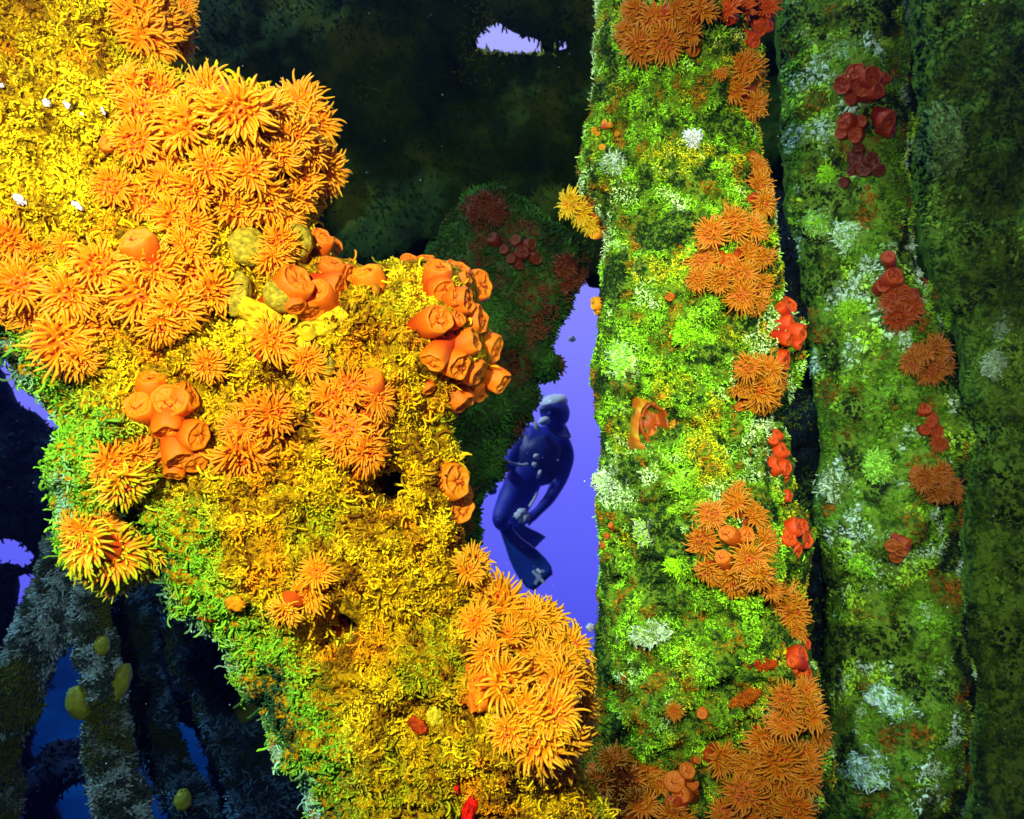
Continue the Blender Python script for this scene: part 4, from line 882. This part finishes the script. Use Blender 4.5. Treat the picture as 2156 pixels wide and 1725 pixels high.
# glossy white flecks painted in as blown-out highlights of the strobe
M_white, _t, _b = newmat('glossy_white'); _b.inputs['Base Color'].default_value = (0.95, 0.95, 0.97, 1); _b.inputs['Roughness'].default_value = 0.15
for lab, vx, vy, rx, ry, roll in (('white highlight fleck, leftmost of the row in the bright yellow patch', 98, 222, 9, 11, .5), ('largest white highlight fleck, second in the row at upper left', 143, 216, 11, 13, .2), ('flat white highlight fleck between the two largest of the row', 176, 239, 8, 4, 0),
        ('slim white highlight fleck at the right end of the row', 214, 234, 5, 10, .4), ('white highlight fleck alone near the left edge, low', 42, 420, 11, 16, .8), ('small slanted white highlight fleck above the left colony', 160, 436, 16, 7, -.6), ('tiny white highlight fleck beside the shaggy middle polyps', 594, 874, 6, 6, 0),
        ('blue-white sliver on the rim between the two upper colonies', 432, 140, 22, 7, -.1), ('tiny white highlight fleck at the far left edge near the top', 3, 182, 6, 6, 0)):
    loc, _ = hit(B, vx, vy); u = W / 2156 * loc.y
    me = blob_mesh('highlight_fleck', rx * .75 * u, ry * .75 * u, 3 * u, vx, .8, 2.5, 18, 12, mat=M_white, fine=.15); me.materials.clear(); me.materials.append(M_white)
    o = link('highlight_fleck', me); seat(o, B, vx, vy, roll, 0, 0); o.location += Vector(o.matrix_world.col[2][:3]) * .006; tag(o, lab, 'shell', 'white highlight flecks')

# ------------------------------------------------------------------ lower left: frames, pipes and ropes of the wreck in blue gloom
LW = [(-200, 740), (-60, 760), (0, 778), (18, 826), (45, 858), (75, 880), (112, 903), (170, 930), (420, 960), (700, 1300), (800, 1810), (-200, 1810)]
H = [[(-190, 1150), (0, 1140), (30, 1130), (52, 1140), (70, 1168), (84, 1190), (-190, 1196)],
     [(-190, 1222), (18, 1216), (90, 1208), (78, 1245), (62, 1288), (36, 1290), (-190, 1290)][0:0] or [(26, 1218), (90, 1208), (78, 1245), (62, 1288), (34, 1290)],
     [(205, 1330), (245, 1390), (225, 1500), (190, 1560), (110, 1560), (60, 1600), (70, 1500), (112, 1400), (150, 1350)],
     [(260, 1500), (330, 1490), (400, 1530), (440, 1600), (440, 1790), (255, 1790), (255, 1640)],
     [(110, 1700), (140, 1660), (190, 1640), (215, 1735), (130, 1760)]]
me = body('broken_bulkhead', [LW] + H, 3.3, 0.05, 60, 12, M_dark, back=0.12, namp=0.12, nscale=2, seed=61, fine=0.03, fscale=8, rag=7, ragstep=16, key='lattice')
tag(link('broken_bulkhead', me), 'blue-black broken bulkhead with gaps of blue water, far lower left', 'bulkhead')
DK = [(-400, 1300), (700, 1330), (1100, 1500), (1100, 1950), (-400, 1950)]
me = body('seabed', [DK], 13.0, 0.1, 60, 24, m_noise('silt', [(0.0, 0.012, 0.06), (0.001, 0.03, 0.13), (0.003, 0.06, 0.2)], 1.5, spec=0.0, bump=.3, bscale=6, dist=.03), back=.1, namp=.2, nscale=.8, seed=71, fine=.05, fscale=4, key='plate', slope=(0, -9.0))
tag(link('seabed', me), 'silty seabed slope seen blue through the lower left gaps', 'seabed', kind='structure')

def lw_color(vx, vy, p, rs):
    n = nz(p, 5, 5.); return mixc(np.tile([0.001, 0.006, 0.018], (len(p), 1)), (0.02, 0.06, 0.14), (n - .1) * 3)
LATE.append(lambda: turf('blue_black_growth', [gen_set('lattice', 14000, .022, .0035, lw_color, 351, K=3, curl=.5, up=.3, sides=3)], label='blue-black fuzz on the broken bulkhead at lower left'))
def tube_body(name, pts, key, mat, label, cat, colf, n, length, rad, seed, K=3, bias=None, group=None, sides=22, wob=.38):
    """pts: (vx, vy, Y, radius in frame units)"""
    path = []
    m = len(pts)
    for i in range(m - 1):
        p0, p1, p2, p3 = pts[max(0, i - 1)], pts[i], pts[i + 1], pts[min(m - 1, i + 2)]
        for k in range(10):
            t = k / 10
            path.append([0.5 * (2 * b + (c - a) * t + (2 * a - 5 * b + 4 * c - d) * t * t + (-a + 3 * b - 3 * c + d) * t ** 3) for a, b, c, d in zip(p0, p1, p2, p3)])
    path.append(list(pts[-1]))
    cs = [P(q[0], q[1], q[2]) for q in path]; V = []; F = []
    for i, q in enumerate(path):
        d = (cs[min(i + 1, len(cs) - 1)] - cs[max(i - 1, 0)]).normalized(); x = d.cross(Vector((0, 1, 0))).normalized(); y = d.cross(x)
        r = q[3] * W / 2156 * q[2]
        for j in range(sides):
            a = 6.2832 * j / sides; o_ = (x * math.cos(a) + y * math.sin(a))
            k = 1 + wob * mnoise.fractal((cs[i] + o_ * r) * (0.5 / r) + Vector((seed, 0, 0)), 1, 2, 3)
            V.append(tuple(cs[i] + o_ * r * k))
    for i in range(len(path) - 1):
        for j in range(sides): F.append((i * sides + j, i * sides + (j + 1) % sides, (i + 1) * sides + (j + 1) % sides, (i + 1) * sides + j))
    F.append(tuple(reversed(range(sides)))); F.append(tuple(len(V) - sides + j for j in range(sides)))
    ob = link(name, mesh(name, np.array(V), F, mat)); tag(ob, label, cat, group)
    Va = np.array(V); Qd = np.array(F[:-2]); tri = np.concatenate([Qd[:, [0, 1, 2]], Qd[:, [0, 2, 3]]])
    A, Bq, Cq = Va[tri[:, 0]], Va[tri[:, 1]], Va[tri[:, 2]]; cr = np.cross(Bq - A, Cq - A)
    cen = np.array([cs[min(i // sides, len(cs) - 1)] for i in tri[:, 0]])
    sg = np.sign(((A - cen) * cr).sum(1, keepdims=True)); nn_ = norm(cr) * sg; ar = np.linalg.norm(cr, axis=1)
    rs = np.random.RandomState(seed); i = rs.choice(len(tri), n, p=ar / ar.sum()); uu = rs.rand(n, 1); vv = rs.rand(n, 1); s_ = uu + vv > 1; uu = np.where(s_, 1 - uu, uu); vv = np.where(s_, 1 - vv, vv)
    p = A[i] + uu * (Bq[i] - A[i]) + vv * (Cq[i] - A[i]); nn_ = nn_[i]
    BODY[key or name] = dict(bvh=BVHTree.FromPolygons(V, F), Y0=pts[0][2])
    v, q, t, c = strands(p, nn_, length, rad, colf(p, nn_), K=K, curl=.4, up=.3, seed=seed, bias=bias, colvar=.4)
    g = link('growth', mesh('growth', v, [q.astype(np.int32), t.astype(np.int32)], M_turf, c), ob); g['kind'] = 'stuff'
    return ob
def pipe_col(p, n):
    k = nz(p, 6, 3.0); c = np.tile([0.02, 0.045, 0.03], (len(p), 1))
    c = mixc(c, (0.17, 0.33, 0.36), (nz(p, 34, 8.) + k * .3 + .02) * 4)
    return mixc(c, (0.04, 0.07, 0.004), (-k - .05) * 4)
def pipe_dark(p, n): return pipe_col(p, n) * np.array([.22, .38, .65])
GP = 'growth-covered pipes at lower left'
tube_body('encrusted_pipe', [(160, 1130, 1.9, 40), (120, 1260, 1.9, 46), (70, 1370, 1.9, 50), (25, 1480, 1.9, 50), (-10, 1600, 1.9, 48), (-40, 1850, 1.9, 50)], 'pipeA', M_dark, 'thick mossy pipe slanting out through the lower left corner', 'pipe', pipe_col, 14000, .016, .0019, 401, bias=(-.4, -.1, -.4), group=GP)
tube_body('encrusted_pipe', [(150, 1090, 1.8, 26), (178, 1230, 1.8, 28), (198, 1360, 1.8, 32), (222, 1480, 1.8, 36), (232, 1600, 1.8, 40), (262, 1720, 1.8, 42), (280, 1850, 1.8, 42)], 'pipeB', M_dark, 'pale furry pipe hanging nearly upright between the lower left pipes', 'pipe', pipe_col, 14000, .015, .0018, 402, bias=(.3, -.1, .3), group=GP)
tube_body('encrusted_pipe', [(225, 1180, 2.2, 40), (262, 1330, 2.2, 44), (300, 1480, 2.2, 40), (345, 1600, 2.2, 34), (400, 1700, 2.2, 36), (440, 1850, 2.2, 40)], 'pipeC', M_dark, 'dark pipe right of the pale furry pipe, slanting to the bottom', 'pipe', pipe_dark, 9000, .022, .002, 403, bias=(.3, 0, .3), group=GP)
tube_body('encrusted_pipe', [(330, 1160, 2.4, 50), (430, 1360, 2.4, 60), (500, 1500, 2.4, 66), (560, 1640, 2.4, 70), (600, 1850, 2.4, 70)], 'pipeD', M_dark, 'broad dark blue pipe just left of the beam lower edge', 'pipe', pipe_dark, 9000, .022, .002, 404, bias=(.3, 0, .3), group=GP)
tube_body('thin_rod', [(180, 1672, 2.9, 6), (300, 1668, 2.9, 6), (420, 1655, 2.9, 6)], 'rod', M_dark, 'thin dark rod crossing the blue gap at the bottom left', 'rod', pipe_dark, 300, .012, .002, 405)
for lab, key, vx, vy, rx, ry, rz, roll in (('olive sponge pod hanging left of the pale furry pipe', 'pipeB', 188, 1478, 24, 36, 24, .25), ('long olive sponge pod right of the pale furry pipe', 'pipeB', 252, 1440, 20, 44, 20, -.35), ('small olive sponge pod higher on the pale furry pipe', 'pipeB', 215, 1360, 16, 22, 16, 0), ('olive sponge pod on the dark pipe near the bottom', 'pipeC', 385, 1685, 18, 22, 18, 0), ('dim olive sponge pod on the broad dark pipe beside the beam', 'pipeD', 520, 1490, 28, 30, 22, 0)):
    loc, _ = hit(key, vx, vy); u = W / 2156 * loc.y
    o = link('sponge_pod', blob_mesh('sponge_pod', rx * u, rz * u, ry * u, vx, .15, col=(0.10, 0.17, 0.006), col2=(0.18, .26, .008))); c_ = P(vx, vy, loc.y - rz * u * .4)
    if vx == 188: c_ = P(165, 1480, loc.y)
    o.location = c_; o.rotation_euler = (0, -roll, 0); tag(o, lab, 'sponge', 'olive sponge pods on the pipes')

# blue-grey boulders of growth between the two pillars
RK = [(1630, 400), (1690, 420), (1700, 560), (1740, 700), (1760, 820), (1755, 1000), (1790, 1180), (1800, 1400), (1800, 1810), (1600, 1810), (1600, 1000), (1600, 600)]
me = body('encrusted_rib', [RK], 2.05, 0.06, 90, 10, M_blue, back=.15, namp=.09, nscale=7, seed=81, fine=.04, fscale=18, key='rib')
tag(link('encrusted_rib', me), 'blue-grey mossy rib in the shade between the two pillars', 'wreck rib')
def rb_color(vx, vy, p, rs):
    n = nz(p, 12, 5.); c = np.tile([0.003, 0.008, 0.008], (len(p), 1)); c = mixc(c, (0.03, 0.09, 0.22), (n - .22) * 4 + np.clip((vy - 1300) / 400, -1.2, .6))  # brighter blue lower down: the lit part painted into the growth
    return mixc(c, (0.06, 0.12, 0.01), (-n - .2) * 4)
LATE.append(lambda: turf('blue_grey_growth', [gen_set('rib', 14000, .010, .0016, rb_color, 341, K=3, curl=.6, up=.2)], label='blue-grey fuzz on the rib between the pillars'))

# ------------------------------------------------------------------ the diver, nine metres off in the blue
DY = 9.0
def D(vx, vy, dy=0.0): return P(vx, vy, DY) + Vector((0, dy, 0))
DC = D(1110, 1010)
diver = tag(empty('person', DC), 'scuba diver in haze-tinted dark blue wetsuit and fins hanging upright in the blue gap', 'person')
def skin(name, pts, edges, root_i, mat, parent, sub=2, fat=1.0):
    me = bpy.data.meshes.new(name); me.from_pydata([tuple(p[0] - DC) for p in pts], edges, [])
    o = bpy.data.objects.new(name, me); C.objects.link(o)
    sk = o.modifiers.new('s', 'SKIN'); sk.use_smooth_shade = True
    for i, p in enumerate(pts):
        r = p[1] if isinstance(p[1], tuple) else (p[1], p[1]); r = (r[0] * fat, r[1] * fat); me.skin_vertices[0].data[i].radius = r
        me.skin_vertices[0].data[i].use_root = (i == root_i)
    ss = o.modifiers.new('u', 'SUBSURF'); ss.levels = sub; ss.render_levels = sub
    dg = bpy.context.evaluated_depsgraph_get(); m2 = bpy.data.meshes.new_from_object(o.evaluated_get(dg)); bpy.data.objects.remove(o)
    m2.name = name; m2.materials.clear(); m2.materials.append(mat)
    for p in m2.polygons: p.use_smooth = True
    return link(name, m2, parent)
def m_plain(name, col, rough=.5, metal=0.0):
    m, t, b = newmat(name)
    g = t.nodes.new('ShaderNodeTexNoise'); g.inputs['Scale'].default_value = 9; g.inputs['Detail'].default_value = 4
    tcn = t.nodes.new('ShaderNodeTexCoord'); t.links.new(tcn.outputs['Object'], g.inputs['Vector'])
    r = t.nodes.new('ShaderNodeMixRGB'); r.inputs[1].default_value = (*[c * .7 for c in col], 1); r.inputs[2].default_value = (*[min(1, c * 1.25) for c in col], 1)
    t.links.new(g.outputs['Fac'], r.inputs[0]); t.links.new(r.outputs[0], b.inputs['Base Color']); b.inputs['Roughness'].default_value = rough; b.inputs['Metallic'].default_value = metal
    return m
M_suit = m_plain('neoprene', (0.003, 0.014, 0.38), .6); M_vest = m_plain('vest_cloth', (0.003, 0.010, 0.16), .5); M_pale = m_plain('pale_rubber', (0.88, 0.93, 0.98), .35)  # suit blue carries the water's haze in its colour
M_fin = m_plain('fin_rubber', (0.01, 0.05, 0.30), .35); M_steel = m_plain('tank_metal', (0.03, 0.05, 0.15), .3, .6); M_glass = m_plain('mask_glass', (0.02, 0.04, 0.12), .05)
J = [(D(1088, 1042), (.19, .15)), (D(1112, 995), (.20, .15)), (D(1148, 940), (.25, .16)), (D(1164, 905), (.12, .11)), (D(1168, 885), (.085, .09)), (D(1168, 868), (.12, .13)), (D(1168, 852), (.10, .11)),
     (D(1190, 918), .10), (D(1196, 955), .085), (D(1180, 1005, -.1), .075), (D(1155, 1045, -.25), .058), (D(1125, 1074, -.36), .042), (D(1112, 1080, -.38), (.048, .03)),
     (D(1112, 915), .10), (D(1085, 945, -.08), .08), (D(1062, 985, -.15), .068), (D(1052, 968, -.3), .055), (D(1052, 950, -.40), .042), (D(1052, 940, -.42), (.048, .03)),
     (D(1070, 1058, -.10), .125), (D(1056, 1080, -.30), .095), (D(1054, 1092, -.30), .08), (D(1060, 1104, -.12), .062), (D(1064, 1112, -.02), .05), (D(1070, 1122, -.06), (.05, .035)),
     (D(1098, 1062, .08), .11), (D(1090, 1085, .08), .085), (D(1084, 1102, .28), .066), (D(1082, 1112, .42), .05), (D(1086, 1122, .46), (.05, .035))]
E = [(0, 1), (1, 2), (2, 3), (3, 4), (4, 5), (5, 6), (2, 7), (7, 8), (8, 9), (9, 10), (10, 11), (11, 12), (2, 13), (13, 14), (14, 15), (15, 16), (16, 17), (17, 18),
     (0, 19), (19, 20), (20, 21), (21, 22), (22, 23), (23, 24), (0, 25), (25, 26), (26, 27), (27, 28), (28, 29)]
nJ = len(J)
def fingers(wi, dirv, side):
    base = J[wi][0]; d = dirv.normalized(); s = side.normalized(); cu = d.cross(s)
    for k, (o_, ln) in enumerate(((-.034, .06), (-.012, .075), (.011, .07), (.033, .055))):
        i = len(J); J.append((base + s * o_ + d * .035, .013)); J.append((base + s * o_ * 1.15 + d * (.035 + ln * .6) + cu * .008, .011)); J.append((base + s * o_ * 1.1 + d * (.03 + ln) + cu * .03, .009))
        E.extend([(wi, i), (i, i + 1), (i + 1, i + 2)])
    i = len(J); J.append((base + s * .045 - d * .005, .014)); J.append((base + s * .075 + d * .03, .011)); E.extend([(wi, i), (i, i + 1)])
fingers(12, Vector((-1, -.4, -.5)), Vector((.3, -.2, -1))); fingers(18, Vector((.2, -.8, .9)), Vector((1, 0, 0)))
bodyo = skin('body', J, E, 0, M_suit, diver, fat=1.12)
def bl(name, c, rx, ry, rz, mat, parent, rot=(0, 0, 0), seed=1, amp=.05, off=None):
    me = blob_mesh(name, rx, ry, rz, seed, amp, fine=.01, mat=mat); me.materials.clear(); me.materials.append(mat)
    o = link(name, me, parent); o.location = c - (DC if off is None else off); o.rotation_euler = rot
    return o
bl('hood_band', D(1167, 847, .0), .148, .16, .085, M_pale, diver, (0.1, -.2, 0))
bl('hood', D(1168, 870, -.03), .158, .17, .155, M_suit, diver)
mk = bl('mask', D(1157, 863, -.18), .115, .05, .058, M_vest, diver, (0, 0, .2)); bl('lens', Vector((0, -.03, 0)), .075, .02, .034, M_glass, mk, off=Vector((0, 0, 0)))
bl('nose', D(1155, 872, -.23), .022, .03, .028, M_suit, diver)
bl('regulator', D(1144, 886, -.24), .062, .045, .045, M_pale, diver, (0, -.3, 0)); bl('exhaust_cup', D(1128, 897, -.22), .026, .035, .07, M_pale, diver, (0, -.55, 0), seed=4)
bl('vest', D(1132, 962, -.02), .27, .21, .31, M_vest, diver, (0, .25, 0), amp=.12, seed=3)
bl('tank', D(1150, 960, .30), .10, .10, .34, M_steel, diver, (0, .2, 0), amp=.0)
bl('knife_clip', D(1036, 1030, -.1), .05, .05, .05, M_fin, diver, amp=.3)
def hose(name, pts, r, mat):
    J2 = [(D(*p), r) for p in pts]; return skin(name, J2, [(i, i + 1) for i in range(len(J2) - 1)], 0, mat, diver, 1)
hose('hose', [(1062, 966, -.3), (1078, 972, -.34), (1096, 976, -.34), (1112, 974, -.3)], .018, M_pale)
hose('hose', [(1112, 1060, -.36), (1122, 1046, -.34), (1130, 1030, -.32)], .014, M_pale)
hose('strap', [(1130, 1004, -.26), (1134, 994, -.28), (1137, 986, -.26)], .02, M_pale)
hose('hose', [(1190, 895, .1), (1200, 920, -.05), (1175, 918, -.22), (1152, 900, -.22)], .016, M_vest)
for vx, vy, r in ((1128, 958, .03), (1124, 975, .028), (1092, 1076, .05), (1104, 1080, .05), (1098, 1068, .045), (1100, 1086, .04)):
    bl('buckle' if vy < 1050 else 'gauge', D(vx, vy, -.26 if vy < 1050 else -.42), r, r * .6, r * .8, M_pale, diver, seed=vx, amp=.4)
def fin(pts, dy0, dy1, nm):
    """foot pocket to flared blade; pts: centre line with half widths"""
    V = []; F = []; cs = []
    for i, (vx, vy, hw) in enumerate(pts):
        t = i / (len(pts) - 1); c = D(vx, vy, dy0 + (dy1 - dy0) * t) - DC
        a = pts[max(i - 1, 0)]; b = pts[min(i + 1, len(pts) - 1)]; dx, dz = (b[0] - a[0]), -(b[1] - a[1]); L = math.hypot(dx, dz); sx, sz = dz / L, -dx / L
        th = .035 * (1 - t) + .010
        for j in range(9):
            s = j / 4 - 1; rib = .016 if j in (0, 4, 8) else 0
            V.append((c.x + sx * s * hw * .005, c.y - th - rib, c.z + sz * s * hw * .005))
        for j in range(9):
            s = 1 - j / 4
            V.append((c.x + sx * s * hw * .005, c.y + th, c.z + sz * s * hw * .005))
    for i in range(len(pts) - 1):
        for j in range(18): F.append((i * 18 + j, i * 18 + (j + 1) % 18, (i + 1) * 18 + (j + 1) % 18, (i + 1) * 18 + j))
    F.append(tuple(reversed(range(18)))); F.append(tuple(len(V) - 18 + j for j in range(18)))
    return link(nm, mesh(nm, np.array(V), F, M_fin), diver)
f1 = fin([(1062, 1102, 12), (1070, 1120, 14), (1080, 1137, 18), (1092, 1154, 25), (1106, 1171, 31), (1120, 1188, 34), (1133, 1204, 33), (1142, 1214, 25)], -.10, -.30, 'fin')
f2 = fin([(1084, 1114, 12), (1092, 1128, 15), (1104, 1144, 21), (1120, 1160, 27), (1134, 1174, 30)], .46, .75, 'fin')
# pale mark on the fin blade: two crossed strokes with stubs
for x0, y0, x1, y1 in ((1120, 1190, 1144, 1214), (1142, 1188, 1124, 1216), (1128, 1186, 1136, 1192)):
    a = D(x0, y0, -.335) - DC; b = D(x1, y1, -.36) - DC; d = (b - a).normalized(); s = Vector((-d.z, 0, d.x)) * .016
    V = [a - s, a + s, b + s, b - s]; V = [tuple(v) for v in V] + [tuple(v + Vector((0, .012, 0))) for v in V]
    link('fin_mark', mesh('fin_mark', np.array(V), [(0, 1, 2, 3), (7, 6, 5, 4), (0, 4, 5, 1), (1, 5, 6, 2), (2, 6, 7, 3), (3, 7, 4, 0)], M_pale, smooth=False), f1).matrix_parent_inverse = f1.matrix_world.inverted() if False else Matrix.Identity(4)

for lab, vx, vy, Y, r in (('white drifting jelly in the blue water above the diver', 1204, 714, 4.0, 7), ('white drifting scrap at the pillar edge below the fin', 1243, 1322, 2.2, 9)):
    me = blob_mesh('drifting_jelly', r * W / 2156 * Y, r * .6 * W / 2156 * Y, r * .9 * W / 2156 * Y, vx, .5, mat=M_pale); me.materials.clear(); me.materials.append(M_pale)
    o = link('drifting_jelly', me); o.location = P(vx, vy, Y); tag(o, lab, 'jelly')

for vx_, vy_, r_ in ((545, 665, 34), (600, 690, 26), (650, 695, 30), (640, 740, 30), (545, 715, 34)): KEEPOUT.append((B, vx_, vy_, r_))
KEEPOUT.append((Q, 1365, 888, 46))
for f_ in LATE: f_()

rs = np.random.RandomState(77); V = []; F = []
for k in range(900):
    Y = rs.uniform(1.3, 6); c_ = P(rs.uniform(0, 2156), rs.uniform(0, 1725), Y); r = rs.uniform(.0005, .0013) * Y ** .6; n0 = len(V)
    for dx, dy, dz in ((1, 0, 0), (-1, 0, 0), (0, 1, 0), (0, -1, 0), (0, 0, 1), (0, 0, -1)): V.append((c_.x + dx * r * rs.uniform(.5, 1.4), c_.y + dy * r, c_.z + dz * r * rs.uniform(.5, 1.4)))
    F += [(n0 + a, n0 + b, n0 + c) for a, b, c in ((0, 2, 4), (2, 1, 4), (1, 3, 4), (3, 0, 4), (2, 0, 5), (1, 2, 5), (3, 1, 5), (0, 3, 5))]
tag(link('marine_snow', mesh('marine_snow', np.array(V), F, M_white)), 'pale specks drifting in the water', kind='stuff')

# ------------------------------------------------------------------ haze: the water itself
hz, ht, hb = newmat('sea_water_haze'); ht.nodes.remove(hb); ov = ht.nodes['Material Output']
pv = ht.nodes.new('ShaderNodeVolumePrincipled'); pv.inputs['Color'].default_value = (0.22, 0.34, 1.0, 1); pv.inputs['Density'].default_value = 0.007; pv.inputs['Anisotropy'].default_value = 0.75
ht.links.new(pv.outputs[0], ov.inputs['Volume'])
bx0, bx1, by0, by1, bz0, bz1 = -12, 12, -1.5, 14, -9, 9
V = [(x, y, z) for x in (bx0, bx1) for y in (by0, by1) for z in (bz0, bz1)]
hm = mesh('haze', np.array(V), [(0, 1, 3, 2), (4, 6, 7, 5), (0, 4, 5, 1), (2, 3, 7, 6), (0, 2, 6, 4), (1, 5, 7, 3)], hz, smooth=False)
tag(link('haze', hm), kind='stuff')
